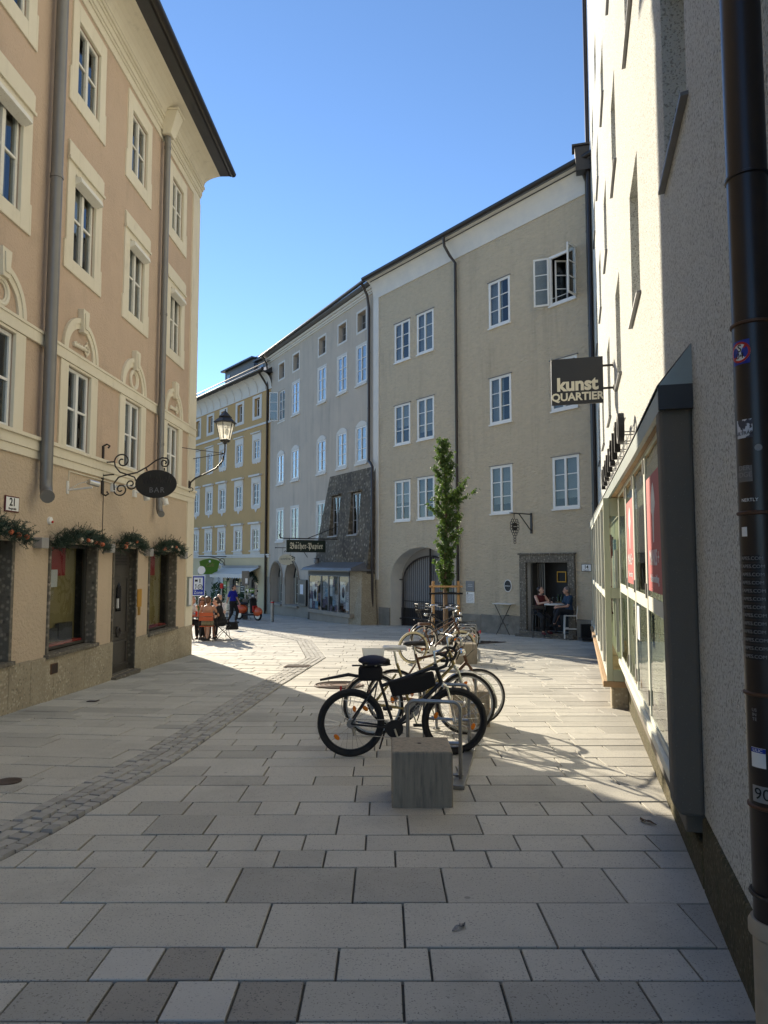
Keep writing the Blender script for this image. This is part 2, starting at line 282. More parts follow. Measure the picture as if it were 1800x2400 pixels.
# ---------------------------------------------------------------- facade helpers (x right, y into the building, z up)
def wall(parent,name,matn,x0,x1,z0,z1,holes=(),depth=.2,y=0,reveal=None,arches=()):
    b=MB(); xs=sorted({x0,x1,*[h[0] for h in holes],*[h[1] for h in holes]}); zs=sorted({z0,z1,*[h[2] for h in holes],*[h[3] for h in holes]})
    xs=[v for v in xs if x0<=v<=x1]; zs=[v for v in zs if z0<=v<=z1]
    for i in range(len(xs)-1):
        j=0
        while j<len(zs)-1:
            cx=(xs[i]+xs[i+1])/2
            inside=lambda jj:any(h[0]<cx<h[1] and h[2]<(zs[jj]+zs[jj+1])/2<h[3] for h in holes)
            if inside(j): j+=1; continue
            k=j
            while k<len(zs)-1 and not inside(k): k+=1
            b.add([(xs[i],y,zs[j]),(xs[i+1],y,zs[j]),(xs[i+1],y,zs[k]),(xs[i],y,zs[k])],[(0,1,2,3)]); j=k
    b.k=1 if reveal else 0
    for h in holes:
        d=h[4] if len(h)>4 else depth; a,c,e,f=h[:4]
        ar=next((q for q in arches if abs(q[0]-a)<1e-6 and abs(q[1]-c)<1e-6),None)
        if ar:
            zsp=ar[2]; n=18; cx=(a+c)/2; hw=(c-a)/2
            pts=[(cx-hw*math.cos(math.pi*i/n),zsp+(f-zsp)*(math.sin(math.pi*i/n)**(ar[3] if len(ar)>3 else 1))) for i in range(n+1)]
            kk=b.k; b.k=0
            for i in range(n):
                p,q=pts[i],pts[i+1]; b.add([(p[0],y,p[1]),(q[0],y,q[1]),(q[0],y,f),(p[0],y,f)],[(0,1,2,3)])
            b.k=kk
            for i in range(n):
                p,q=pts[i],pts[i+1]; b.add([(p[0],y,p[1]),(q[0],y,q[1]),(q[0],y+d,q[1]),(p[0],y+d,p[1])],[(3,2,1,0)])
            b.add([(a,y,e),(a,y+d,e),(a,y+d,zsp),(a,y,zsp)],[(0,1,2,3)]); b.add([(c,y,e),(c,y+d,e),(c,y+d,zsp),(c,y,zsp)],[(3,2,1,0)])
        else:
            b.add([(a,y,e),(a,y+d,e),(a,y+d,f),(a,y,f)],[(0,1,2,3)]); b.add([(c,y,e),(c,y+d,e),(c,y+d,f),(c,y,f)],[(3,2,1,0)])
            b.add([(a,y,f),(c,y,f),(c,y+d,f),(a,y+d,f)],[(3,2,1,0)])
        b.add([(a,y,e),(c,y,e),(c,y+d,e),(a,y+d,e)],[(0,1,2,3)])
    return b.build(name,[matn,reveal] if reveal else matn,parent)
CACHE={}
def unit(name,matn):
    k=('unit',name,matn)
    if k not in CACHE: CACHE[k]=MB().box(0,1,-.5,.5,0,1).mesh(name,matn)
    return CACHE[k]
def plate(parent,name,matn,x0,x1,z0,z1,y0,y1):
    return link(name,unit(name,matn),parent,(x0,(y0+y1)/2,z0),None,(x1-x0,y1-y0,z1-z0))
def framemesh(W,H,cols,rows,fw,mw,bw,matn,th=.06):
    k=('fr',round(W,3),round(H,3),cols,str(rows),fw,mw,bw,matn)
    if k in CACHE: return CACHE[k]
    b=MB(); b.box(0,fw,0,th,0,H); b.box(W-fw,W,0,th,0,H); b.box(fw,W-fw,0,th,0,fw); b.box(fw,W-fw,0,th,H-fw,H)
    sash=[(fw,W-fw)]
    if cols>=2:
        b.box(W/2-mw/2,W/2+mw/2,-.012,th-.002,fw,H-fw); sash=[(fw,W/2-mw/2),(W/2+mw/2,W-fw)]
    if cols==4:
        ns=[]
        for a,c in sash:
            q=(a+c)/2; b.box(q-bw/2,q+bw/2,.006,th-.012,fw,H-fw); ns+=[(a,q-bw/2),(q+bw/2,c)]
        sash=ns
    rl=rows if isinstance(rows,list) else [i/rows for i in range(1,rows)]
    zs=[fw]+[fw+(H-2*fw)*t for t in rl]+[H-fw]; cells=[]
    for a,c in sash:
        for t in rl:
            z=fw+(H-2*fw)*t; b.box(a,c,.004,th-.01,z-bw/2,z+bw/2)
        for i in range(len(zs)-1): cells.append((a,c,zs[i]+(bw/2 if i else 0),zs[i+1]-(bw/2 if i<len(zs)-2 else 0)))
    CACHE[k]=(b.mesh('window',matn),cells); return CACHE[k]
def window(parent,x0,x1,z0,z1,y,cols=2,rows=3,fw=.06,mw=.07,bw=.03,matn='white',glass='glass',curtain=None,sill=None,name='window',room=True):
    W,H=x1-x0,z1-z0; me,cells=framemesh(W,H,cols,rows,fw,mw,bw,matn); w_=link(name,me,parent,(x0,y,z0))
    for a,c,e,f in cells: link('pane',unit('pane',glass),w_,(a,.03,e),None,(c-a,.006,f-e))
    if curtain:
        kind=curtain if isinstance(curtain,str) else 'full'
        if kind=='full': plate(w_,'curtain','curtain',.02,W-.02,.02,H-.02,.16,.17)
        elif kind=='half': plate(w_,'curtain','blind',.02,W-.02,H*.45,H-.02,.14,.15)
        elif kind=='left': plate(w_,'curtain','curtain',.02,W*.52,.02,H-.02,.16,.17)
        elif kind=='most': plate(w_,'curtain','blind',.02,W-.02,H*.2,H-.02,.14,.15)
        elif kind=='edges': plate(w_,'curtain','curtain',.02,W*.3,.02,H-.02,.16,.17); plate(w_,'curtain','curtain',W*.7,W-.02,.02,H-.02,.16,.17)
    if sill:
        o,h,d=sill[:3]; plate(w_,'sill',sill[3] if len(sill)>3 else matn,-o,W+o,-h,-.001,-d,.05)
    return w_
def building(name,label,P,X,cat='house'): return thing(name,label,cat,(P[0],P[1],0),math.atan2(X[1],X[0]))
def body(root,x0,x1,z0,z1,dep,roofm,ridge=3.5,over=.5,front_y=.02):
    b=MB(); b.box(x0+.02,x1-.02,.62,dep,z0,z1)
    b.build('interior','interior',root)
    s=MB()
    for x in (x0,x1-.02): s.box(x,x+.02,front_y,.62,z0,z1)
    s.build('side_wall','gwhite',root)
    r=MB(); r.prism([(-over,z1),(dep+over,z1),(dep/2,z1+ridge)],0,1)
    r.v=[(x0+(x1-x0)*y,x,z) for x,y,z in r.v]; r.f=[tuple(reversed(f)) for f in r.f]
    return r.build('roof',roofm,root)
def downpipe(root,pts,r=.06,matn='pipebrown',collars=()):
    p=MB().tube(pts,r,12).build('downpipe',matn,root,smooth=True)
    for z in collars:
        k=min(range(len(pts)-1),key=lambda i:0 if min(pts[i][2],pts[i+1][2])<=z<=max(pts[i][2],pts[i+1][2]) else 1)
        a,b_=Vector(pts[k]),Vector(pts[k+1]); t=(z-a.z)/((b_.z-a.z) or 1); c=a+(b_-a)*t
        MB().cyl(c-Vector((0,0,.025)),c+Vector((0,0,.025)),r*1.12,12).build('pipe_clamp',matn,p,smooth=True)
    return p
# ================================================================ GROUND
b=MB(); b.add([(-120,-40,1.2-.02),(120,-40,1.2-.02),(120,260,-7.8-.02),(-120,260,-7.8-.02)],[(0,1,2,3)])
paving=struct(b.build('paving','joint'))
GUT=[(-3.6,1.2),(-2.86,3.2),(-2.5,5.0),(-2.22,7.2),(-1.95,12.1),(-1.58,16.5),(-2.42,21.5),(-4.3,25.4),(-7.0,29.0)]
GW=.22
def interp(poly,v):
    for (a,b_),(c,d) in zip(poly,poly[1:]):
        if b_<=v<=d: return a+(c-a)*(v-b_)/(d-b_)
    return poly[0][0] if v<poly[0][1] else poly[-1][0]
def offs(poly,d):
    out=[]
    for i,p in enumerate(poly):
        a=Vector(poly[max(i-1,0)]); c=Vector(poly[min(i+1,len(poly)-1)]); t=(c-a).normalized(); n=Vector((t.y,-t.x)); q=Vector(p)+n*d; out.append((q.x,q.y))
    return out
RW=lambda y:2.12+(y-5.19)*.274-.005          # foot of the right wall
LW=lambda y:-4.75+(y-17.14)*.032+.03         # foot of the left wall
gR=offs(GUT,GW+.012); gL=offs(GUT,-GW-.012)
slabs=[]  # (list of four plan points)
def field(v0,v1,ang,uL,uR,rowd,seed,known={}):
    rnd=random.Random(seed); ca,sa=math.cos(ang),math.sin(ang); v=v0; i=0
    T=lambda u,vv:(u*ca-vv*sa,u*sa+vv*ca)
    while v<v1:
        d=rowd[i] if i<len(rowd) else rnd.choice((.225,.225,.305,.30,.225,.42,.38)); i+=1
        l0,l1=uL(v),uL(v+d); r0,r1=uR(v),uR(v+d)
        if max(r0,r1)-min(l0,l1)>.12:
            cur=[l0,l1]; first=rnd.uniform(.2,.9); lm=max(l0,l1); rm=min(r0,r1)
            u=lm+first if first+lm<rm-.15 else rm
            cuts=[]
            if i-1 in known: cuts=[q for q in known[i-1] if lm+.05<q<rm-.05]; u=1e9
            while u<rm-.16: cuts.append(u); u+=rnd.choice((.42,.55,.62,.7,.8,.95)) if d>.26 else rnd.choice((.36,.45,.5,.55,.62,.75))
            edges=[(l0,l1)]+[(c,c) for c in cuts]+[(r0,r1)]
            for (a0,a1),(c0,c1) in zip(edges,edges[1:]):
                g=.006
                slabs.append([T(a0+g,v+g),T(c0-g,v+g),T(c1-g,v+d-g),T(a1+g,v+d-g)])
        v+=d
# the joint rows, measured front to back
RB=[1.70,2.03,2.34,2.62,2.875,3.157,3.431,3.896,4.368,4.64,4.925,5.334,5.651,6.109,6.389,6.727,7.052]
rows=[c-a for a,c in zip(RB,RB[1:])]
KN={3:[-1.25,-.8,-.35,.1,.62,1.05],4:[-1.53,-1.16,-.89,-.62,-.34,.08,.5,1.09],5:[-1.28,-1.02,-.75,-.21,.21,.64,.93,1.38],6:[-2.18,-1.49,-.6,.1,.82,1.57],7:[-1.74,-.85,-.17,.34,1.31],8:[-2.23,-1.86,-1.46,-1.07,-.67,-.37,.07,.65,1.08,1.67],9:[-1.97,-1.55,-1.13,-.83,-.53,-.12,.45,.88,1.35,1.78],10:[-1.66,-1.24,-.33,.17,.68,1.66],11:[-1.9,-1.5,-.96,-.66,-.11,.45,.91,1.22,1.55,2.01],12:[-1.6,-1.15,-.23,.72,1.71]}
DARK=[(-1.02,3.0),(-.48,3.0),(-.88,3.3)]; LIGHT=[(-.75,3.0),(-1.15,3.3)]
field(1.70,30.5,0,lambda v:interp(gR,v),lambda v:min(RW(v),1e9) if v<19 else 12-.25*(v-19),rows,5,KN)
A=rad(-6); ca,sa=math.cos(-A),math.sin(-A)
rot=lambda P:[(x*ca-y*sa,x*sa+y*ca) for x,y in P]
gLr=rot(gL); lwr=rot([(LW(y),y) for y in (-5,17.3)]+[(-12,18.2),(-15,40)])
lwr=sorted(lwr,key=lambda p:p[1])
field(3.0,27.5,A,lambda v:interp(lwr,v),lambda v:interp(gLr,v),[],8)
field(28.2,48,0,lambda v:-16.,lambda v:interp(offs(GUT,GW),v) if v<29 else (-.6-.585*(v-30.1)),[],9)
def cdist(s): 
    cx=sum(p[0] for p in s)/4; cy=sum(p[1] for p in s)/4; return cx,cy
def inview(x,y): return y>1.9 and abs(x)<y*.56+.3
vis=[s for s in slabs if inview(*cdist(s))]
vis.sort(key=lambda s:cdist(s)[1]**2/ (max(.02,abs((s[1][0]-s[0][0])*(s[2][1]-s[1][1])))) )
near=vis[:300]; nid={id(s) for s in near}
def slabgeo(s,b,top,th=.03,c=.004):
    cx=sum(p[0] for p in s)/4; cy=sum(p[1] for p in s)/4
    sh_=[]
    for x,y in s:
        dx,dy=cx-x,cy-y; sh_.append((x+math.copysign(c,dx),y+math.copysign(c,dy)))
    b.add([(x,y,gz(x,y)-th) for x,y in s]+[(x,y,gz(x,y)+top-c*.7) for x,y in s]+[(x,y,gz(x,y)+top) for x,y in sh_],
      [(i,(i+1)%4,4+(i+1)%4,4+i) for i in range(4)]+[(4+i,4+(i+1)%4,8+(i+1)%4,8+i) for i in range(4)]+[(8,9,10,11)])
far=MB()
for s in slabs:
    top=random.uniform(-.004,.003)
    if id(s) in nid: b=MB(); slabgeo(s,b,top); cc=cdist(s); mm_=next((n_ for n_,l_ in (('slabdark',DARK),('slablight',LIGHT)) if any(abs(cc[0]-p[0])<.1 and abs(cc[1]-p[1])<.1 for p in l_)),'slab'); b.build('slab',mm_,paving)
    else: slabgeo(s,far,top)
o=far.build('paving_slabs','slab',paving); o['kind']='stuff'
# sett gutter
gut=struct(MB().add([(x,y,gz(x,y)-.012) for x,y in offs(GUT,-GW)]+[(x,y,gz(x,y)-.012) for x,y in offs(GUT,GW)],[(i,len(GUT)+i,len(GUT)+i+1,i+1) for i in range(len(GUT)-1)]).build('gutter','joint'))
setm=[]
for k in range(5):
    b=MB(); r=random.Random(k); j=lambda:r.uniform(-.008,.008)
    b.hexa([(-.053,-.05,-.03),(.053,-.05,-.03),(.053,.05,-.03),(-.053,.05,-.03)],[(-.044+j(),-.042+j(),j()*.4+.012),(.044+j(),-.042+j(),.012+j()*.4),(.044+j(),.042+j(),.012+j()*.4),(-.044+j(),.042+j(),.012+j()*.4)])
    setm.append(b.mesh('sett','sett'))
sl_=[]; acc=0
for (a,c) in zip(GUT,GUT[1:]):
    a=Vector(a); c=Vector(c); L_=(c-a).length; t=(c-a)/L_; n=Vector((t.y,-t.x)); q=0
    while q<L_-.02:
        for k in range(4):
            p=a+t*(q+random.uniform(-.012,.012)+(.05 if k%2 else 0))+n*(-.165+.11*k+random.uniform(-.004,.004)); sl_.append((p.x,p.y,math.atan2(t.y,t.x)-math.pi/2+random.uniform(-.06,.06)))
        q+=.107
sl_=[s for s in sl_ if s[1]>1.5]
sl_.sort(key=lambda s:s[1] if inview(s[0],s[1]) else 1e3+s[1])
b=MB()
for i,(x,y,a) in enumerate(sl_):
    me=random.choice(setm)
    if i<300: link('sett',me,gut,(x,y,gz(x,y)+random.uniform(-.006,.003)),(0,0,a))
    else:
        c_,s_=math.cos(a),math.sin(a); dz=random.uniform(-.006,.003)
        b.add([(x+v.co.x*c_-v.co.y*s_,y+v.co.x*s_+v.co.y*c_,gz(x,y)+dz+v.co.z) for v in me.vertices],[tuple(f.vertices) for f in me.polygons])
o=b.build('sett_paving','sett',gut); o['kind']='stuff'
def onground(o,x,y,dz=0): o.location=(x,y,gz(x,y)+dz); o.rotation_euler=(-math.atan(SL),0,o.rotation_euler[2]); return o
# manhole cover, drain, small cover
mh=thing('manhole_cover','large round rusty manhole cover with concentric rings beside the parked bikes','manhole cover')
MB().lathe([(.0,.0),(.42,.0),(.42,.008),(.0,.008)],n=40).build('lid','rust',mh)
for r in (.40,.33,.25,.16): MB().torus((0,0,.009),(0,0,1),r,.008 if r<.4 else .014,40,6).build('ring','castiron',mh,smooth=True)
onground(mh,-.76,12.0,.002)
dr=thing('drain_grate','small rectangular iron drain grate set in the cobbled gutter','drain')
MB().box(-.25,.25,-.2,.2,0,.012).build('frame','rust',dr)
for i in range(7): plate(dr,'bar','castiron',-.22,.22,.0125,.02,-.17+i*.053,-.14+i*.053)
onground(dr,-1.80,14.7,.008); dr.rotation_euler.z=-.08
sc_=thing('valve_cover','small oval iron cover in the paving opposite the salmon house','manhole cover')
MB().lathe([(0,0),(.11,0),(.11,.008),(.08,.008),(.075,.005),(0,.005)],n=28).build('lid','castiron',sc_,smooth=True); onground(sc_,-3.25,6.2,.003)
sv=thing('inspection_cover','small square metal inspection cover in the paving by the house plinth','manhole cover')
MB().box(-.07,.07,-.07,.07,0,.006).build('lid','castiron',sv); MB().box(-.055,.055,-.055,.055,.0062,.009).build('plate','lead',sv); onground(sv,-4.25,10.4,.003)
# ================================================================ LEFT HOUSE
LX=(.032,1); LP=(-4.75,17.14)
LH=building('plaster_house','salmon plastered corner house with cream window surrounds and deep white eaves',LP,LX)
CEN=[-8.27,-6.0,-3.78,-1.46]
U0,U1=-21.,.17
holes=[]
for c in CEN:
    holes+=[(c-.40,c+.40,9.26,10.48,.14),(c-.38,c+.38,6.48,7.92,.14),(c-.40,c+.40,3.50,4.80,.14)]
up=wall(LH,'wall','pplaster',U0,U1,3.3,11.6,holes)
gh=[(-6.74,-5.19,.36,2.0,.15),(-4.45,-3.41,-.33,1.98,.15),(-2.71,-1.06,.26,1.95,.15),(-9.1,-7.75,.40,2.0,.15)]
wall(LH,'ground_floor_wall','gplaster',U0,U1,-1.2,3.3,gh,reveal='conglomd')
body(LH,U0,U1,-1.2,11.6,11,'roof',4.2,.80)
def rect(parent,name,m,x0,x1,z0,z1,p,y=0): return plate(parent,name,m,x0,x1,z0,z1,y-p,y-.001)
def surround(parent,m,x0,x1,z0,z1,ix0,ix1,iz0,iz1,p=.03,name='surround',y=0,ear=None):
    b=MB(); b.box(x0,ix0,y-p,y+.02,z0,z1); b.box(ix1,x1,y-p,y+.02,z0,z1); b.box(ix0,ix1,y-p,y+.02,z0,iz0); b.box(ix0,ix1,y-p,y+.02,iz1,z1)
    if ear:
        d,h=ear; b.box(x0-d,x0,y-p,y+.02,z0,z0+h); b.box(x1,x1+d,y-p,y+.02,z0,z0+h)
    return b.build(name,m,parent,bevel=.008)
for i,c in enumerate(CEN):
    # third floor
    w_=window(LH,c-.39,c+.39,9.27,10.47,.035,2,[.5],fw=.05,mw=.075,bw=.035,matn='oldwhite',curtain='edges' if i%2 else None)
    surround(w_,'cream',-.22,1.0,-.27,1.50,-.005,.785,-.005,1.205,.03,y=-.035,ear=(.045,.55))
    # second floor
    w_=window(LH,c-.37,c+.37,6.5,7.9,.035,2,[.52],fw=.05,mw=.075,bw=.035,matn='oldwhite',curtain=('full','half','full','edges')[i])
    surround(w_,'cream',-.24,.98,-.22,1.86,-.005,.745,-.005,1.405,.03,y=-.035,ear=(.045,.45))
    plate(w_,'head_moulding','cream',-.27,1.01,1.53,1.575,-.10,-.066)
    plate(w_,'head_moulding','cream',-.25,.99,1.60,1.82,-.08,-.0665)
    bx=MB(); bx.prism([(-.17,1.27),(-.035,1.22),(-.035,1.36),(-.155,1.35)],0,1); bx.v=[(-.02+.80*y,x,z) for x,y,z in bx.v]
    bx.build('blind_box','oldwhite',w_)
    # first floor
    w_=window(LH,c-.39,c+.39,3.51,4.79,.035,2,[.5],fw=.05,mw=.08,bw=.035,matn='white',curtain=('full','left','half','edges')[i])
    b=MB()
    for a,e in ((-.25,-.005),(.785,1.03)): b.box(a,e,-.065,-.015,-.03,1.325)
    b.box(-.005,.785,-.065,-.015,1.285,1.325); b.build('surround','cream',w_,bevel=.006)
    # blind arch with keystone above
    b=MB(); n=20
    for r0,r1,p in ((.60,.52,.05),(.52,.43,.032)):
        for k in range(n):
            a0,a1=math.pi*k/n,math.pi*(k+1)/n
            q=[(c+r*math.cos(a),5.05+r*math.sin(a)) for r,a in ((r0,a0),(r0,a1),(r1,a1),(r1,a0))]
            b.prism([q[3],q[0],q[1],q[2]],-p,-.001)
    ar=b.build('arch_moulding','cream',LH)
    b=MB(); b.prism([(c-.075,5.42),(c+.075,5.42),(c+.11,5.80),(c-.11,5.80)],-.10,-.001); b.prism([(c-.045,5.48),(c+.045,5.48),(c+.07,5.74),(c-.07,5.74)],-.12,-.1002); b.build('keystone','cream',ar,bevel=.006)
    b=MB()
    if i%2==0: b.torus((c,-.015,5.24),(0,1,0),.17,.035,28,8); b.torus((c,-.012,5.24),(0,1,0),.13,.015,28,6)
    else:
        b.tube([(c-.26,-.02,5.17),(c+.05,-.03,5.19),(c+.2,-.02,5.2)],[.028,.034,.02],8)
        for k in range(7): b.ell((c-.22+k*.05,-.02,5.20+(k%2)*.02),(.022,.02,.03),8,6)
        b.torus((c+.20,-.02,5.21),(0,1,0),.075,.018,16,6); b.tube([(c+.2,-.02,5.09),(c+.2,-.02,5.35)],.012,6); b.tube([(c+.1,-.02,5.21),(c+.31,-.02,5.21)],.012,6)
    b.build('stucco_ornament','cream',LH,smooth=True)
# string courses, corner pilaster, cornice and eaves
b=MB(); b.box(U0,U1+.03,-.045,.02,4.84,5.04); b.box(U0,U1+.03,-.06,-.0452,5.0,5.045); b.build('string_course','cream',LH,bevel=.006)
b=MB(); b.box(U0,U1+.04,-.05,.02,3.30,3.50); b.box(U0,U1+.05,-.085,-.0502,3.44,3.495); b.box(U0,U1+.03,-.03,.02,3.18,3.2995); b.build('string_course','cream',LH,bevel=.006)
b=MB(); b.box(-.35,U1+.035,-.034,.3,5.0455,10.88); b.box(-.35,U1+.035,-.034,.3,3.501,4.8395); b.box(-.31,U1+.03,-.03,.3,-1.,3.1795); b.build('corner_pilaster','cream',LH,bevel=.006)
b=MB()
for z0,z1,p in ((10.88,11.04,.03),(11.04,11.10,.055),(11.10,11.22,.075),(11.22,11.28,.10),(11.28,11.36,.13)): b.box(U0,U1+p*.6,-p,.02,z0,z1)
b.build('cornice','cream',LH,bevel=.012)
b=MB(); n=8  # coved soffit
pr=[(-.13-.67*(1-math.cos(math.pi/2*k/n)),11.36+.26*math.sin(math.pi/2*k/n)) for k in range(n+1)]
for (a,za),(c,zc) in zip(pr,pr[1:]): b.add([(U0,a,za),(U1,a,za),(U1,c,zc),(U0,c,zc)],[(3,2,1,0)])
b.box(U0,U1-.001,-.78,.3,11.625,11.66)
b.add([(U1,a,z) for a,z in pr]+[(U1,.3,11.62),(U1,.3,11.36)],[tuple(range(n+3))])
b.build('soffit','cream',LH)
b=MB(); b.tube([(U0,-.87,11.66),(U1+.03,-.87,11.66)],.075,10); b.box(U0,U1+.02,-.83,-.78,11.6,11.74); b.build('rain_gutter','gutter',LH,smooth=True)
# plinth stones
x=U0; k=0
xs=[-21,-16,-14.6,-13.2,-11.8,-10.4,-9.1,-7.75,-7.2,-6.55,-5.55,-4.45]
for a,c in list(zip(xs,xs[1:]))+[(-3.41,-2.6),(-2.6,-1.75),(-1.75,-.9),(-.9,.2)]:
    yc=17.14+(a+c)/2; t0=.35-.02*((a+c)/2+7.9)
    MB().box(a+.003,c-.003,-.035,.03,-1.2,t0+random.uniform(-.004,.004)).build('plinth_stone','conglom',LH,bevel=.008)
# shop windows (stone frames, red-hung interior)
def shopwin(x0,x1,z0,z1):
    w_=window(LH,x0+.02,x1-.02,z0+.02,z1-.02,.14,1,[],fw=.035,matn='doorwood',glass='clearglass'); W,H=x1-x0-.04,z1-z0-.04
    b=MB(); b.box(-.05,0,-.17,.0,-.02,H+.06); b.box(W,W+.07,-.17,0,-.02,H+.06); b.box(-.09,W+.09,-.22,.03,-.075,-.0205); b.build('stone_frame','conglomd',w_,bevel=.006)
    plate(w_,'curtain','olive',.0,W,0,H,.19,.20); plate(w_,'valance','innerred',.03,W*.72,H*.70,H,.16,.17); plate(w_,'window_board','innerred',0.03,W-.03,.03,.07,.04,.18)
    return w_
shopwin(-9.1,-7.75,.40,2.0); s1=shopwin(-6.74,-5.19,.36,2.0); shopwin(-2.71,-1.06,.26,1.95)
plate(s1,'notice','paper',.28,.62,.95,1.22,.05,.052)
for i,(x,z,w2,h2) in enumerate(((.25,.10,.5,.2),(.8,.08,.45,.28))): plate(s1,'window_display','doorwood',x,x+w2,z,z+h2,.09,.15)
# door
dd=MB(); dd.box(-4.43,-3.43,.12,.17,-.33,1.97); door=dd.build('door','doorwood',LH)
for x0,x1,z0,z1 in ((-4.36,-3.50,.35,1.45),(-4.36,-3.50,-.22,.25)):
    b=MB(); 
    for a in ((x0,x1,z0,z0+.04),(x0,x1,z1-.04,z1),(x0,x0+.04,z0+.04,z1-.04),(x1-.04,x1,z0+.04,z1-.04)): b.box(a[0],a[1],.095,.1195,a[2],a[3])
    b.build('panel_moulding','doorwood',door,bevel=.006)
for k in range(4): plate(door,'vent_slat','iron',-4.25,-3.6,1.66+k*.055,1.69+k*.055,.09,.119)
MB().torus((-3.95,.085,.42),(0,1,0),.085,.02,20,8).build('knocker','iron',door,smooth=True)
MB().prism([(-4.03,.80),(-3.80,.80),(-3.80,1.22),(-3.915,1.34),(-4.03,1.22)],.11,.118).build('window','glassdark',door)
for k in range(3): MB().cyl((-3.98+.06*k,.10,.82),(-3.98+.06*k,.10,1.27),.008,6).build('window_bar','iron',door)
plate(door,'paper_notice','paper',-4.01,-3.90,.86,1.04,.1,.104)
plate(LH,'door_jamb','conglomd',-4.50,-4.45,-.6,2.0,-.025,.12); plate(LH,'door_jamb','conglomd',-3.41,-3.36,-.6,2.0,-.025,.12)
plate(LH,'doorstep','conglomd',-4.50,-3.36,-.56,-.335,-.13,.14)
# vents
v=MB(); v.box(-6.67,-6.47,-.05,-.036,.06,.21); vv=v.build('vent','rust',LH)
for k in range(6): plate(vv,'slat','iron',-6.655+k*.032,-6.64+k*.032,.07,.2,-.055,-.0505)
# downpipes of the left house
Pp=downpipe(LH,[(-7.18,-.14,12),(-7.18,-.14,2.92),(-7.19,-.15,2.78),(-7.26,-.2,2.68),(-7.36,-.26,2.64)],.085,'pipegrey',(7.4,))
MB().cyl((-7.345,-.25,2.645),(-7.385,-.28,2.63),.095,14).build('pipe_end','pipegrey',Pp,smooth=True)
Pp=downpipe(LH,[(-2.55,-.13,11.0),(-2.55,-.13,2.85),(-2.57,-.16,2.76),(-2.65,-.21,2.72),(-2.75,-.25,2.71)],.068,'pipegrey',(10.7,7.0,4.2,3.1))
b=MB(); b.prism([(-.75,10.95),(-.05,10.95),(-.05,11.42),(-.20,11.42)],0,1); b=MB(); b.hexa([(-2.68,-.24,10.95),(-2.42,-.24,10.95),(-2.42,-.05,10.95),(-2.68,-.05,10.95)],[(-2.74,-.40,11.44),(-2.36,-.40,11.44),(-2.36,-.05,11.44),(-2.74,-.05,11.44)]); b.box(-2.77,-2.33,-.43,-.05,11.4405,11.49)
b.build('rain_hopper','cream',LH,bevel=.015)
MB().tube([(-4.98,-.012,3.18),(-4.98,-.012,2.0)],.006,6).build('cable','doorwood',LH)
MB().tube([(-6.25,-.012,2.95),(-6.25,-.012,3.14),(-5.0,-.012,3.14),(-2.6,-.012,3.10)],.012,6).build('cable','cream',LH)
# things fixed to the left house ------------------------------------------------
def onL(name,label,cat,u,z,p=0,group=None):
    a=math.atan2(LX[1],LX[0]); X=Vector((math.cos(a),math.sin(a),0)); Y=Vector((-X.y,X.x,0)); q=Vector((*LP,0))+X*u-Y*p
    return thing(name,label,cat,(q.x,q.y,z),a,group)
t=onL('house_number_sign','white enamel plate reading 21 Bergstrasse with dark red edge','sign',-7.80,2.49,.02)
b=MB(); b.box(-.165,.165,0,.015,-.105,.105); b.build('border','clothred',t); MB().box(-.15,.15,-.003,-.0001,-.09,.09).build('plate','signwhite',t)
text('21',.15,'inkblack',t,(0,-.004,.022),bold=.003); text('Bergstraße',.042,'inkblack',t,(0,-.004,-.062))
t=onL('security_camera','white security camera on bracket arm below the cornice of the salmon house','camera',-6.27,2.84,.0)
MB().box(-.03,.03,-.02,0,-.06,.14).build('mount','plastic',t); MB().tube([(0,-.02,0),(0,-.40,.04)],.015,8).build('arm','plastic',t); MB().cyl((-.05,-.36,.12),(.12,-.44,.10),.045,12).build('housing','alu',t,smooth=True); MB().tube([(0,-.05,.02),(-.02,-.2,.1),(-.04,-.36,.13)],.006,6).build('cable','plastic',t)
for i,u in enumerate((-4.62,-3.62)):
    t=onL('spotlight',('small white spotlight on a curved arm beside the sign bracket foot','small white spotlight on a curved arm above the downpipe elbow')[i],'spotlight',u,3.05,.0)
    MB().box(-.06,.06,-.05,0,-.07,.07,.01).build('mount','plastic',t); MB().tube([(0,-.05,.02),(.05,-.3,.05),(.05,-.52,-.02),(.05,-.6,-.12)],.018,8).build('arm','plastic',t,smooth=True); MB().cyl((.05,-.6,-.10),(.05,-.63,-.22),.055,14).build('lamp_head','plastic',t,smooth=True)
t=onL('alarm_siren','round white alarm siren beside the garland over the big shop window','alarm',-6.78,2.33,0); MB().lathe([(0,0),(.06,0),(.055,.03),(.02,.045),(0,.045)],n=18).build('body','plastic',t,smooth=True,rot=(math.pi/2,0,0)); MB().ell((0,-.05,-.02),.02,8,6).build('light','redlight',t)
lbl=['grey box wall lamp left of the widest window garland','grey box wall lamp between the garlands of big window and door','grey box wall lamp between door garland and corner window','grey box wall lamp at the house corner, past the last garland']
for i,(u,z) in enumerate(((-7.11,1.99),(-4.80,1.96),(-2.90,1.92),(-.66,1.88))):
    t=onL('wall_lamp',lbl[i],'lamp',u,z,0,'box lamps along the salmon house'); MB().box(-.10,.10,-.13,0,-.075,.075,.006).build('housing','ash',t,bevel=.004); MB().box(-.085,.085,-.115,-.015,-.079,-.0752).build('glass','frost',t)
t=onL('notice_plate','plain mustard yellow plate beside the dark wooden door','sign',-3.20,1.02,0); MB().box(-.10,.10,-.02,0,-.18,.17).build('plate','yellowplate',t,bevel=.004); MB().box(-.05,.05,-.018,0,-.34,-.183).build('tab','brass',t)
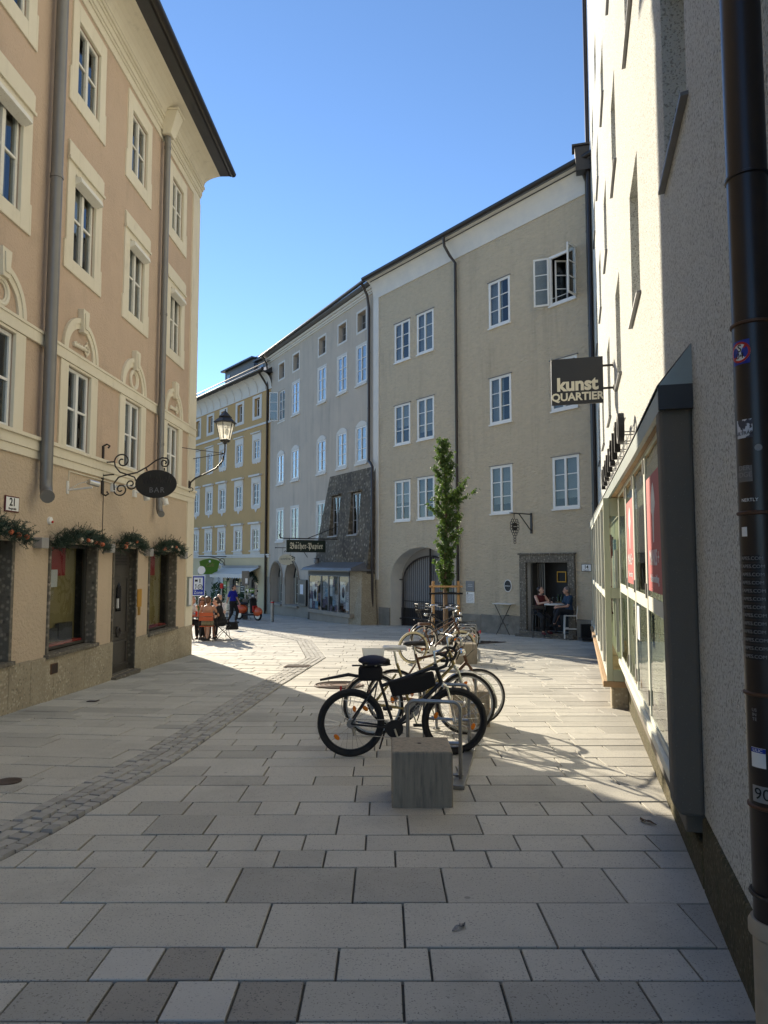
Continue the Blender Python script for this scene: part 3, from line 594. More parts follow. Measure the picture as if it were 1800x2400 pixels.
t=onL('menu_case','narrow dark framed menu case on the corner pilaster','sign',-.16,1.02,.03); MB().box(-.12,.12,-.05,0,-.35,.35).build('frame','zinc',t,bevel=.005); MB().box(-.095,.095,-.053,-.0502,-.32,.32).build('sheet','paper',t)
# garlands
def garland(u,z,half,label):
    t=onL('fir_garland',label,'garland',u,z,.03,'christmas fir garlands over the openings')
    b=MB(); rnd=random.Random(int(u*100)); n=int(900*half)
    for i in range(n):
        s=rnd.uniform(-1,1); x=s*half; zz=.16*(1-s*s)+rnd.gauss(0,.055); y=-.09+rnd.gauss(0,.05)
        d=Vector((rnd.uniform(-1,1)+s*.6,rnd.uniform(-1,.3),rnd.uniform(-.6,.9))).normalized(); L_=rnd.uniform(.08,.15); p=Vector((x,min(y,-.012),zz)); q=p+d*L_; q.y=min(q.y,-.006)
        w2=d.orthogonal().normalized()
        for k in range(4):
            f0=p+(q-p)*(k/4); sd=(w2 if k%2 else -w2); e=f0+(d*.035+sd*.03); b.add([f0,f0+d*.012,e],[(0,1,2)]); e=f0+(d*.035-sd*.03); b.add([f0,f0+d*.012,e],[(0,1,2)])
        b.tube([p,q],[.004,.002],3,caps=False)
    b.build('fir_sprigs','fir',t)
    for i in range(int(3+half*5)):
        s=rnd.uniform(-.85,.85); r_=rnd.uniform(.026,.042); MB().ell((s*half,-.16+rnd.uniform(-.03,.02),.14*(1-s*s)-rnd.uniform(0,.06)),r_,12,8).build('bauble',rnd.choice(('bauble_o','bauble_o','bauble_w')),t,smooth=True)
garland(-5.95,1.97,.90,'widest fir garland with orange baubles over the big shop window')
garland(-3.92,1.97,.62,'fir garland with white and orange baubles over the dark door')
garland(-1.85,1.93,.86,'fir garland with baubles over the narrow shop window by the house corner')
garland(-8.45,2.02,.85,'fir garland hung below and before the house number plate 21')
# hanging oval sign
t=onL('hanging_bar_sign','black oval BAR sign hanging from a scrolled wrought iron bracket','sign',-5.05,3.32,0)
def spiral(c,r0,r1,a0,turns,n=26): return [(0,c[0]+(r0+(r1-r0)*k/n)*math.cos(a0+turns*2*math.pi*k/n),c[1]+(r0+(r1-r0)*k/n)*math.sin(a0+turns*2*math.pi*k/n)) for k in range(n+1)]
# bracket drawn in the plane across the wall: (out, up)
W2=lambda pts:[(x,-y,z) for x,y,z in pts]
b=MB(); b.box(-.02,.02,-.03,0,-.42,-.06); b.box(-.02,.02,-.03,0,.06,.42); b.tube([(0,-.02,.42),(0,-.08,.45),(0,-.13,.42),(0,-.10,.38)],.016,6); b.tube([(0,-.02,-.42),(0,-.08,-.45),(0,-.13,-.42),(0,-.10,-.38)],.016,6)
b.build('wall_bracket','iron',t,smooth=True)
b=MB(); r=.013
b.tube(W2([(0,.0,.13),(0,.22,.14)]),r,6); b.tube(W2([(0,.0,-.10),(0,.22,-.08)]),r,6)
b.tube(W2(spiral((.36,.15),.14,.03,math.pi*1.0,-1.3)),r,6); b.tube(W2([(0,.22,.15),(0,.235,.06),(0,.32,-.04),(0,.45,-.085),(0,.62,-.05),(0,.80,.05),(0,.95,.16),(0,1.06,.21),(0,1.16,.19)]),r,6)
b.tube(W2(spiral((1.10,.12),.09,.02,math.pi*.45,-1.4)),r,6)
b.tube(W2([(0,.45,-.085),(0,.30,-.13),(0,.22,-.24),(0,.23,-.36)]),r,6); b.tube(W2(spiral((.34,-.34),.12,.025,math.pi*1.1,1.35)),r,6)
b.tube(W2([(0,.45,-.085),(0,.58,-.13),(0,.62,-.22)]),r,6); b.tube(W2(spiral((.52,-.25),.10,.02,math.pi*.0,-1.3)),r,6)
b.tube(W2([(0,.78,.03),(0,.80,-.02)]),r,6); b.tube(W2([(0,1.10,.03),(0,1.10,-.02)]),r,6)
b.build('scrollwork','iron',t,smooth=True)
b=MB(); n=40; b.prism([(.36*math.cos(2*math.pi*k/n),.245*math.sin(2*math.pi*k/n)) for k in range(n)],-.012,.012)
ov=b.build('oval_board','signblack',t,loc=(0,-.96,-.25),rot=(0,0,-math.pi/2)); ov.rotation_euler=(0,0,-math.pi/2)
MB().torus((0,0,0),(0,1,0),1,.03,40,6).build('rim','iron',ov,smooth=True).scale=(.355,.35,.24)
text('BAR',.13,'lead',ov,(.02,-.014,-.11),space=1.25); 
b=MB()
for k in range(9):
    x=-.22+k*.055; b.tube([(x,-.013,.0+.02*(k%3)),(x+.012,-.013,.10+.03*((k*7)%3)),(x+.035,-.013,.02),(x+.05,-.013,.09)],.006,5)
b.build('faded_script','iron',ov)
# street lantern
t=onL('street_lantern','black wrought iron street lantern on a curved bracket at the house corner','street lamp',-.30,3.55,.03)
b=MB(); b.box(-.03,.03,-.03,0,-.14,.14); b.tube([(0,-.03,-.02),(0,-.05,.10),(0,-.16,.20),(0,-.45,.33),(0,-.68,.45),(0,-.82,.62),(0,-.87,.85),(0,-.87,1.05)],[.022,.022,.02,.02,.02,.02,.02,.022],8); b.torus((0,-.07,-.07),(1,0,0),.04,.01,14,6)
b.build('bracket','iron',t,smooth=True)
b=MB(); b.tube([(0,-.87,.80),(-.55,0,.86)],.009,6); b.tube([(0,-.87,.80),(.30,-.0,.72)],.009,6); b.build('tie_rods','iron',t)
b=MB(); b.lathe([(.03,0),(.05,.03),(.11,.06),(.13,.10),(.10,.115),(.0,.115)],n=6); b.build('base','black',t,loc=(0,-.87,1.03))
ln=MB(); r0,r1=.135,.225; z0,z1=1.15,1.55
for k in range(6):
    a0,a1=2*math.pi*k/6,2*math.pi*(k+1)/6
    q=MB(); q.add([(r0*math.cos(a0),r0*math.sin(a0),z0),(r0*math.cos(a1),r0*math.sin(a1),z0),(r1*math.cos(a1),r1*math.sin(a1),z1),(r1*math.cos(a0),r1*math.sin(a0),z1)],[(0,1,2,3)]); q.build('lantern_pane','lanternglass',t,loc=(0,-.87,0))
    ln.tube([(r0*math.cos(a0),r0*math.sin(a0),z0),(r1*math.cos(a0),r1*math.sin(a0),z1)],.010,6); ln.tube([(r1*math.cos(a0),r1*math.sin(a0),z1),(r1*math.cos(a1),r1*math.sin(a1),z1)],.012,6)
ln.build('lantern_frame','black',t,loc=(0,-.87,0))
MB().lathe([(.285,1.545),(.29,1.56),(.15,1.68),(.165,1.70),(.145,1.72),(.03,1.83),(.012,1.85),(.018,1.88),(0,1.90)],n=6).build('lantern_roof','black',t,loc=(0,-.87,0))
MB().ell((0,-.87,1.36),(.05,.05,.09),10,8).build('bulb','signwhite',t,smooth=True)
# ================================================================ BEIGE HOUSE No 14
BP=(-.37,30.1); BX=(.76,-1)
BH=building('beige_house','beige plastered house with an arched gate and a stone framed bar door',BP,BX)
cols=[(1.37,2.39),(2.84,3.86),(6.87,7.89),(9.62,10.66)]; rws=[(10.1,11.77),(6.6,8.27),(3.43,5.10)]
holes=[(a,c,z0,z1,.12) for a,c in cols for z0,z1 in rws]+[(1.06,4.94,-2.2,2.33,.60),(8.47,10.18,-.50,1.72,.45)]
wall(BH,'wall','beige',0,11.9,-2.2,13.4,holes,arches=[(1.06,4.94,1.02)],reveal='gwhite')
body(BH,0,11.9,-2.2,14.0,11,'roof',3.2,.35)
cur=[['edges','full','left','x'],['half','most','left','full'],['half','edges','most','most']]
for ri,(z0,z1) in enumerate(rws):
    for ci,(a,c) in enumerate(cols):
        if ri==0 and ci==3: continue
        w_=window(BH,a,c,z0,z1,-.012,2,3,fw=.085,mw=.08,bw=.028,matn='white',curtain=cur[ri][ci],sill=(.03,.05,.05))
        plate(w_,'head_flashing','lead',-.05,c-a+.05,z1-z0+.001,z1-z0+.018,-.04,.05)
# the open window: fixed frame, two casements swung out, inner casement, rail
a,c=cols[3]; z0,z1=rws[0]; W=c-a;H=z1-z0
b=MB(); b.box(0,.085,0,.06,0,H); b.box(W-.085,W,0,.06,0,H); b.box(.085,W-.085,0,.06,0,.085); b.box(.085,W-.085,0,.06,H-.085,H)
ow=b.build('open_window','white',BH,loc=(a,-.012,z0)); plate(ow,'sill','white',-.03,W+.03,-.05,-.001,-.05,.05); plate(ow,'rail','white',.09,W-.09,.22,.235,-.02,-.005)
for hinge,ang,sgn in ((0.0,rad(-148),1),(W,rad(96),-1)):
    sw=W*.48; me,cells=framemesh(sw,H-.06,1,3,.055,.05,.03,'white',.045); s_=link('casement',me,BH,(a+hinge,-.02,z0+.03),(0,0,ang if sgn>0 else math.pi-ang*1.0))
    if sgn<0: s_.rotation_euler.z=math.pi+rad(98)
    for p in cells: link('pane',unit('pane','glass'),s_,(p[0],.022,p[2]),None,(p[1]-p[0],.006,p[3]-p[2]))
me,cells=framemesh(.42,H-.2,1,3,.05,.05,.03,'white',.045); s_=link('casement',me,BH,(a+.12,.14,z0+.1),(0,0,rad(52)))
for p in cells: link('pane',unit('pane','glass'),s_,(p[0],.022,p[2]),None,(p[1]-p[0],.006,p[3]-p[2]))
# eaves cove, corner strip, gutter
b=MB(); n=8; pr=[(-.04-.40*(1-math.cos(math.pi/2*k/n)),13.34+.72*math.sin(math.pi/2*k/n)) for k in range(n+1)]
for (p,za),(q,zc) in zip(pr,pr[1:]): b.add([(-.12,p,za),(11.9,p,za),(11.9,q,zc),(-.12,q,zc)],[(3,2,1,0)])
b.box(-.12,11.9,-.04,.02,13.30,13.342); b.box(-.12,.26,-.035,.02,1.,13.2995)
b.build('cove_cornice','gwhite',BH,smooth=True)
b=MB(); b.box(-.15,11.9,-.50,.3,14.062,14.12); b.build('eaves_board','lead',BH)
b=MB(); b.tube([(-.25,-.53,14.17),(11.9,-.53,14.17)],.085,10); b.build('rain_gutter','gutter',BH,smooth=True)
downpipe(BH,[(5.0,-.50,14.1),(5.0,-.45,13.75),(5.08,-.25,13.4),(5.22,-.10,13.1),(5.22,-.09,-.70)],.055,'pipebrown',(12,9.5,7,4.5,2))
pr_=downpipe(BH,[(11.25,-.5,14.1),(11.25,-.12,13.6),(11.25,-.10,2.0)],.065,'pipebrown',(12,9,6,3.5))
# plinth blocks
for a,c,zt in ((.30,1.04,-.15),(4.96,5.35,-.14),(5.35,6.35,-.13),(6.35,7.3,-.10),(7.3,8.17,-.07),(10.47,11.9,-.02)): MB().box(a+.003,c-.003,-.05,.02,-2.2,zt).build('plinth_stone','bplinth',BH,bevel=.01)
for x in (1.055,4.945): pass
# arched gate
g=MB(); gx0,gx1,gy=1.22,4.78,.50
gate=None
def archz(x,z0=1.0,zt=2.02,cx=3.0,hw=1.75): return z0+(zt-z0)*math.sqrt(max(0,1-((x-cx)/hw)**2))
fr=MB(); n=20; pts=[(gx0,gy,-1.2)]+[(3.0-1.70*math.cos(math.pi*k/n),gy,.98+1.0*math.sin(math.pi*k/n)) for k in range(n+1)]+[(gx1,gy,-1.2)]
fr.tube(pts,.035,6); fr.tube([(gx0,gy,-.55),(gx1,gy,-.55)],.03,6); fr.tube([(gx0,gy,.15),(gx1,gy,.15)],.02,6); fr.tube([(3.0,gy,-1.2),(3.0,gy,1.98)],.045,6)
fr.tube([(gx0-.24,gy,1.02),(gx0,gy,1.02)],.03,6); fr.tube([(gx0-.24,gy,-.6),(gx0,gy,-.6)],.03,6); fr.tube([(3.0,gy,1.98),(3.0,gy,2.33)],.04,6); fr.box(2.98,3.12,gy-.06,gy+.06,.1,.3)
gate=fr.build('gate','iron',BH)
k=0; x=gx0+.12
while x<gx1-.05:
    if abs(x-3)>.06: MB().cyl((x,gy,-1.2),(x,gy,archz(x,.98,1.98,3.0,1.70)),.013,6).build('gate_bar','iron',gate)
    x+=.125
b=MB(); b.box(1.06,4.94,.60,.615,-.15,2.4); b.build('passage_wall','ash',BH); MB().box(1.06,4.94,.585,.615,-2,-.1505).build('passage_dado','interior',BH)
# stone door frame, steps, open door leaf
b=MB(); b.box(8.19,8.47,-.07,.05,-.9,1.98); b.box(10.18,10.44,-.07,.05,-.9,1.98); b.box(8.4702,10.1798,-.07,.05,1.72,1.98); b.box(8.15,10.48,-.11,.04,1.98,2.03); b.build('door_frame','conglomd',BH,bevel=.012)
MB().box(8.22,10.42,-.16,.3,-1.,-.50).build('doorstep','conglomd',BH,bevel=.01); MB().box(8.2,10.42,-.34,-.162,-1.,-.62).build('doorstep','conglomd',BH,bevel=.01)
MB().box(8.3,10.4,.605,.618,-.6,1.8).build('bar_back_wall','inkblack',BH)
MB().box(8.55,8.61,.10,.44,-.49,1.70).build('door_leaf','doorwood',BH)
for k in range(4): plate(BH,'door_slat','pipegrey',8.66+k*.09,8.69+k*.09,-.49,1.70,.30,.33)
fp=MB(); 
for q in ((9.25,9.62,1.40,1.43),(9.25,9.62,1.08,1.11),(9.25,9.28,1.11,1.40),(9.59,9.62,1.11,1.40)): fp.box(q[0],q[1],.57,.59,q[2],q[3])
fp.build('picture_frame','brass',BH); plate(BH,'shelf','wood',9.2,10.0,.42,.44,.50,.60)
for k in range(5): MB().lathe([(0,0),(.035,0),(.035,.15),(.012,.2),(.012,.26),(0,.26)],(9.3+k*.13,.55,.441),10).build('bottle','bottle',BH,smooth=True)
def onF(P,X,name,label,cat,u,z,p=0,group=None):
    a=math.atan2(X[1],X[0]); e=Vector((math.cos(a),math.sin(a),0)); Y=Vector((-e.y,e.x,0)); q=Vector((*P,0))+e*u-Y*p
    return thing(name,label,cat,(q.x,q.y,z),a,group)
onB=lambda *a,**k:onF(BP,BX,*a,**k)
t=onB('house_number_sign','white enamel plate reading 14 beside the stone framed bar door','sign',10.86,1.56,.005); MB().box(-.18,.18,-.02,0,-.115,.115,.0).build('border','inkblack',t); MB().box(-.165,.165,-.023,-.0202,-.10,.10).build('plate','signwhite',t); text('14',.15,'inkblack',t,(0,-.025,.02),bold=.003); text('Bergstraße',.045,'inkblack',t,(0,-.025,-.068))
t=onB('oval_wall_sign','small black oval sign with pale rim and white word on beige wall','sign',7.63,.93,.0); n=32
b=MB(); b.prism([(.17*math.cos(2*math.pi*k/n),.21*math.sin(2*math.pi*k/n)) for k in range(n)],-.03,0); b.build('rim','signwhite',t)
b=MB(); b.prism([(.145*math.cos(2*math.pi*k/n),.185*math.sin(2*math.pi*k/n)) for k in range(n)],-.035,-.0302); b.build('board','inkblack',t); text('enoteca',.07,'signwhite',t,(0,-.037,0))
t=onB('wall_plaque','grey metal plaque above the white opening hours board','sign',5.79,.87,0); MB().box(-.22,.22,-.02,0,-.19,.19).build('plate','lead',t,bevel=.006); MB().box(-.12,.12,-.0215,-.0202,-.005,.005).build('engraved_line','signwhite',t); MB().box(-.12,.12,-.0215,-.0202,.06,.066).build('engraved_line','signwhite',t)
t=onB('notice_board','white printed notice board below the grey plaque','sign',5.79,.46,0); MB().box(-.21,.21,-.02,0,-.20,.20).build('board','signwhite',t,bevel=.004)
for r_ in range(7):
    b=MB(); rr=random.Random(r_)
    for k in range(9): b.box(-.18+k*.04,-.18+k*.04+rr.uniform(.015,.03),-.0215,-.0202,.10-r_*.045,.115-r_*.045)
    b.build('print_line','inkblack',t)
MB().lathe([(0,0),(.03,0),(.03,.002),(0,.002)],(0,0,0),12).build('emblem','inkblack',t,loc=(-.13,-.0202,.155),rot=(math.pi/2,0,0))
t=onB('grape_sign','black wrought iron grape cluster sign hanging from an angled bracket','sign',8.70,3.30,.0)
b=MB(); b.box(-.04,.04,-.03,0,-.62,.06); b.tube([(0,-.01,.02),(0,-1.05,.02)],.022,6); b.tube([(0,-.01,-.55),(0,-.62,.02)],.018,6); b.build('bracket','iron',t)
hang=(-.86,); gr=link('grape_cluster',None,t,(0,-.82,-.45),(0,0,-math.pi/2))
gm=MB()
pos=[(x*.105+(.052 if r_%2 else 0),.23-r_*.088) for r_,xs_ in enumerate(((-1,0,1),(-2,1),(-1.5,1.5),(-2,1),(-1,0,1),(-1,0),(0,),(-.5,),(0,))) for x in xs_]
for x,z in pos: gm.torus((x,0,z),(0,1,0),.05,.011,14,5)
gm.tube([(0,0,.28),(0,0,.47)],.01,5); gm.tube([(-.09,0,.28),(-.03,0,.47)],.008,5)
bpy.data.objects.remove(gr); gr=gm.build('grape_cluster','iron',t,loc=(0,-.82,-.45),rot=(0,0,math.pi/2))
b=MB(); b.prism([(.115*math.cos(2*math.pi*k/24),.04+.13*math.sin(2*math.pi*k/24)) for k in range(24)],-.012,.012); od=b.build('disc','signblack',gr); text('enoteca',.045,'signwhite',od,(0,-.014,.04))
# gate notices
t=onB('gate_notice','white notice sheet hung on the iron gate bars','sign',3.55,.62,-.62); MB().box(-.2,.2,-.012,0,-.45,.45).build('sheet','signwhite',t)
for k in range(9): plate(t,'print_line','ash',-.16,.16-.05*(k%3),.34-k*.08,.365-k*.08,-.0135,-.0122)
t=onB('parking_notice','small white parking notice low on the iron gate','sign',4.45,.28,-.62); MB().box(-.2,.2,-.012,0,-.22,.22).build('sheet','signwhite',t)
for k in range(3): plate(t,'print_line','inkblack',-.15,.13-.06*(k%2),.09-k*.1,.14-k*.1,-.0135,-.0122)
# ================================================================ GREY HOUSE
GP=BP; GX=(.585,-1)
GH=building('grey_house','tall grey plastered house with a battered stone buttress and arched ground floor windows',GP,GX)
gc=[-10.9,-8.8,-5.47,-3.22,-1.27]; gwin=[]
for c in gc: gwin+=[(c-.40,c+.40,12.28,13.15,.30),(c-.47,c+.47,9.85,11.58,.10),(c-.47,c+.47,6.28,7.85,.10)]
for c in gc[:3]: gwin+=[(c-.50,c+.50,2.98,4.72,.10)]
for c in (-3.55,-1.55): gwin+=[(c-.5,c+.5,3.0,4.86,.3)]
ga=[(-12.25,-10.5,-.55,1.74,.45),(-9.98,-8.22,-.55,1.74,.45)]
wall(GH,'wall','grey',-13.1,0,-2.2,13.95,gwin+ga,arches=[(-12.25,-10.5,.55,.8),(-9.98,-8.22,.55,.8)])
body(GH,-13.1,0,-2.2,14.1,10,'roof',3.4,.35)
# dado, drawn proud, around the arched windows
b=MB()
for a,c in ((-13.1,-12.25),(-10.5,-9.98),(-8.22,-8.05),(-6.92,-5.3)): b.box(a,c,-.03,.02,-2.2,.92)
for a,c in ((-12.25,-10.5),(-9.98,-8.22)): b.box(a,c,-.03,.02,-2.2,-.55)
b.box(-8.05,-6.92,-.03,.02,-2.2,-.52); b.build('dado','gdado',GH)
for a,c,*_ in ga:
    b=MB(); b.box(a-.12,c+.12,-.16,.4,-.66,-.551); b.build('window_sill','gdado',GH,bevel=.01)
    w_=window(GH,a+.42,c-.16,-.5,1.0,.40,2,[.35,.7],fw=.05,mw=.05,bw=.025,matn='ivory',glass='glassdark')
    plate(GH,'window_infill','gdado',a+.001,a+.42,-.55,.9,.44,.46)
    # fanlight
    cx=(a+.42+c-.16)/2; hw=(c-.16-a-.42)/2; fm=MB(); fm.torus((cx,.42,1.0),(0,1,0),hw-.02,.03,16,6,0,math.pi)
    for q in (.25,.5,.75): fm.tube([(cx,.42,1.0),(cx+(hw-.03)*math.cos(math.pi*q),.42,1.0-(hw-.03)*math.sin(math.pi*q)*-1)],.012,5)
    fm.build('fanlight','ivory',GH); 
    gb=MB()
    for k in range(5): gb.cyl((a+.5+k*.2,.34,-.5),(a+.5+k*.2,.34,1.0),.012,6)
    gb.build('window_grille','iron',GH)
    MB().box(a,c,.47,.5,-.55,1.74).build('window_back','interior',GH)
    # moulded arch edge
    n=18; cx=(a+c)/2; hw=(c-a)/2+.06; MB().tube([(cx-hw,-.03,.55)]+[(cx-hw*math.cos(math.pi*k/n),-.03,.55+1.26*math.sin(math.pi*k/n)**.8) for k in range(1,n)]+[(cx+hw,-.03,.55)],.05,6).build('arch_moulding','gdado',GH,smooth=True)
for i,c in enumerate(gc):
    # attic openings
    b=MB(); b.box(c-.38,c+.38,.22,.26,12.30,13.13); b.build('attic_shutter','doorwood',GH)
    w_=window(GH,c-.36,c+.36,12.31,13.12,.20,1,[.5],fw=.05,bw=.03,matn='ash',glass='glassdark'); surround(GH,'gwhite',c-.5,c+.5,12.18,13.26,c-.40,c+.40,12.28,13.15,.02)
    if i>0:
        w_=window(GH,c-.46,c+.46,9.87,11.57,-.005,2,3,fw=.06,mw=.06,bw=.028,matn='white',glass='shopglass',curtain='full' if i in(2,) else None)
    else:
        w_=window(GH,c-.46,c+.46,9.87,11.57,.05,2,3,fw=.06,mw=.06,bw=.028,matn='white',glass='glass',curtain='edges')
        me,cells=framemesh(.50,1.68,1,3,.05,.05,.03,'white',.045); s_=link('casement',me,GH,(c-.46,-.02,9.88),(0,0,rad(-118)))
        for p in cells: link('pane',unit('pane','shopglass'),s_,(p[0],.022,p[2]),None,(p[1]-p[0],.006,p[3]-p[2]))
    surround(w_,'gwhite',-.08,1.0,-.08,1.80,-.006,.926,-.006,1.706,.022,y=.005); plate(w_,'sill','gwhite',-.10,1.02,-.16,-.081,-.07,.02)
    w_=window(GH,c-.46,c+.46,6.29,7.84,-.005,2,3,fw=.06,mw=.06,bw=.028,matn='white',glass='shopglass',curtain=None)
    b=MB(); b.box(-.10,-.006,-.02,.02,-.10,1.62); b.box(.926,1.02,-.02,.02,-.10,1.62); b.box(-.006,.926,-.02,.02,-.10,-.006)
    n=10; top=[(1.02-1.12*k/n,1.62+.20*math.sin(math.pi*k/n)) for k in range(n+1)]; b.prism([(-.10,1.556),(1.02,1.556)]+top,-.02,.02); b.build('surround','gwhite',w_)
    plate(w_,'sill','gwhite',-.13,1.05,-.19,-.101,-.07,.02)
for i,c in enumerate(gc[:3]):
    w_=window(GH,c-.49,c+.49,3.0,4.70,.0,2,3,fw=.06,mw=.06,bw=.025,matn='white',glass='glass',curtain='full'); surround(w_,'gwhite',-.11,1.09,-.05,1.82,-.006,.986,-.006,1.706,.02); plate(w_,'sill','gwhite',-.15,1.13,-.15,-.051,-.07,.02)
# eaves
b=MB(); b.box(-13.1,-.13,-.05,.02,13.66,13.74); b.box(-13.1,-.13,-.10,.02,13.741,13.84); b.box(-13.1,-.13,-.18,.02,13.841,13.96); b.build('cornice','gwhite',GH,bevel=.01)
MB().box(-13.15,-.13,-.42,.3,13.99,14.05).build('eaves_board','lead',GH)
MB().tube([(-13.3,-.46,14.08),(-.1,-.46,14.14)],.085,10).build('rain_gutter','gutter',GH,smooth=True)
b=MB(); b.box(-1.2,.1,.5,2.2,14.1,14.95); b.build('roof_dormer','roofgrey',GH)
downpipe(GH,[(-.42,-.46,14.05),(-.42,-.2,13.6),(-.42,-.10,13.0),(-.42,-.10,6.35),(-.38,-.12,6.15),(-.05,-.2,6.0),(.12,-.22,5.85),(.12,-.22,-.9)],.06,'pipebrown',(11,8.5,4,1.5))
downpipe(GH,[(-12.9,-.46,14.05),(-12.85,-.2,13.6),(-12.85,-.10,13.0),(-12.85,-.10,-1.1)],.06,'pipebrown',(10,7,4))
# battered stone buttress with window recesses
def btop(z): return .02+ (5.9-z)*.095     # how far it stands out
zs=[-1.6,1.5,2.95,4.9,5.9]; b=MB()
def L_(z): return -4.46-(5.9-z)*.235 if z>3 else -5.14-(3-z)*.10
xr=.06
rec=[(-4.0,-3.1),(-2.0,-1.1)]
def bquad(xa0,xb0,za,xa1,xb1,zb): b.add([(xa0,-btop(za),za),(xb0,-btop(za),za),(xb1,-btop(zb),zb),(xa1,-btop(zb),zb)],[(0,1,2,3)])
for za,zb in zip(zs,zs[1:]):
    if za==2.95:
        e=[None,rec[0],rec[1],None]
        bquad(L_(za),rec[0][0],za,L_(zb),rec[0][0],zb); bquad(rec[0][1],rec[1][0],za,rec[0][1],rec[1][0],zb); bquad(rec[1][1],xr,za,rec[1][1],xr,zb)
        for r0,r1 in rec:
            for x in (r0,r1): b.add([(x,-btop(za),za),(x,.25,za),(x,.25,zb),(x,-btop(zb),zb)],[(0,1,2,3)])
            b.add([(r0,-btop(za),za),(r1,-btop(za),za),(r1,.25,za),(r0,.25,za)],[(0,1,2,3)]); b.add([(r0,-btop(zb),zb),(r1,-btop(zb),zb),(r1,.25,zb),(r0,.25,zb)],[(3,2,1,0)])
    else: bquad(L_(za),xr,za,L_(zb),xr,zb)
    b.add([(L_(za),.0,za),(L_(za),-btop(za),za),(L_(zb),-btop(zb),zb),(L_(zb),0,zb)],[(0,1,2,3)]); b.add([(xr,.0,za),(xr,-btop(za),za),(xr,-btop(zb),zb),(xr,0,zb)],[(3,2,1,0)])
b.add([(L_(5.9),0,5.9),(L_(5.9),-.02,5.9),(xr,-.02,5.9),(xr,0,5.9)],[(0,1,2,3)])
bt=b.build('buttress','buttress',GH)
for r0,r1 in rec:
    w_=window(GH,r0+.03,r1-.03,3.0,4.86,-.06,2,3,fw=.05,mw=.06,bw=.025,matn='ash',glass='glass',curtain='full'); plate(w_,'sill','ash',-.06,.90,-.08,-.02,-.30,.0); plate(w_,'hood','buttress',-.1,.94,1.90,1.97,-.22,.0)
plate(GH,'vitrine_frame','doorwood',-8.02,-6.98,-.5,.84,-.14,-.031); plate(GH,'vitrine_back','paper',-7.7,-7.3,.1,.6,-.143,-.1402); plate(GH,'vitrine_back','inkblack',-7.9,-7.12,-.38,.05,-.1425,-.1402)
# kiosk shop vitrine in front of the buttress
onG=lambda *a,**k:onF(GP,GX,*a,**k)
KH=onG('kiosk_vitrine','dark shop vitrine with lead roof pasted with posters under the book sign','kiosk',0,0,0)
kx0,kx1,kp=-4.75,-.55,.98
b=MB(); b.box(kx0,-2.95,-kp+.06,-.1,-1.6,-.62); b.box(-2.90,kx1,-kp-.02,-.1,-1.6,-.62); b.build('plinth','gdado',KH,bevel=.01)
b=MB(); b.box(kx0-.06,-2.96,-kp-.05,-.1,-.619,-.45); b.box(-2.95,kx1+.25,-kp-.10,-.1,-.619,-.45); b.build('ledge','gdado',KH,bevel=.015)
MB().box(kx0+.03,kx1-.05,-.60,-.58,-.449,1.30).build('back_board','ash',KH)
MB().box(kx0+.1,kx1,-kp+.05,-.1,1.29,1.31).build('ceiling','interior',KH)
panes=[(kx0,-3.38),(-3.30,-2.62),(-2.55,-1.60),(-1.53,kx1)]
b=MB()
for x in (kx0-.03,-3.37,-2.61,-1.59,kx1-.03): b.box(x,x+.06,-kp-.01,-kp+.05,-.449,1.36)
b.box(kx0-.03,kx1+.03,-kp-.012,-kp+.052,1.12,1.361); b.build('frame','lead',KH)
MB().box(kx0-.01,kx1+.01,-kp-.02,-kp-.0125,1.15,1.32).build('fascia','inkblack',KH)
for a,c in panes: link('pane',unit('pane','clearglass'),KH,(a+.03,-kp+.02,-.44),None,(c-a-.05,.006,1.55))
MB().box(kx0,kx0+.03,-kp+.06,-.35,-.449,1.3).build('side_panel','gdado',KH)
b=MB(); b.hexa([(kx1-.02,-kp,-1.6),(.30,-kp+.1,-1.6),(.30,-.05,-1.6),(kx1-.02,-.05,-1.6)],[(kx1-.02,-kp,1.36),(.05,-kp+.30,1.36),(.05,-.05,1.36),(kx1-.02,-.05,1.36)]); b.build('end_pier','conglom',KH,bevel=.02)
b=MB(); b.hexa([(kx0-.25,-kp-.28,1.40),(kx1+.65,-kp-.28,1.40),(kx1+.65,-.1,1.40),(kx0-.25,-.1,1.40)],[(kx0-.2,-kp-.22,1.50),(kx1+.6,-kp-.22,1.50),(kx1+.3,-.3,1.78),(kx0+.3,-.3,1.78)]); b.box(kx0-.29,kx1+.69,-kp-.32,-.1,1.362,1.3995); b.build('lead_roof','lead',KH,bevel=.01)
rr=random.Random(4)
for a,c in panes:
    x=a+.06
    while x<c-.16:
        wd=rr.choice((.20,.28,.34,.40)); wd=min(wd,c-.07-x); z=rr.uniform(.75,1.0)
        while z>-.2:
            hh=wd*rr.uniform(1.25,1.6)
            if rr.random()<.86:
                p=plate(KH,'poster',rr.choice(('print','print','print','paper','print2','print2','print3','print4')),x,x+wd-.015,max(z-hh,-.42),z,-kp+.032,-kp+.035)
            z-=hh+.015
        x+=wd
for x,z in ((-4.05,.25),(-1.15,.42)):
    plate(KH,'poster','signwhite',x-.2,x+.2,z-.32,z+.34,-kp+.0265,-kp+.031); b=MB(); b.prism([(x+.14*math.cos(2*math.pi*k/24),z+.24*math.sin(2*math.pi*k/24)) for k in range(24)],-kp+.024,-kp+.0262); b.build('poster_oval','navy',KH)
MB().lathe([(0,0),(.12,0),(.14,.12),(.10,.22),(.16,.24),(0,.26)],(kx0+.5,-.8,1.7),12).build('vent_cowl','lead',KH,smooth=True)
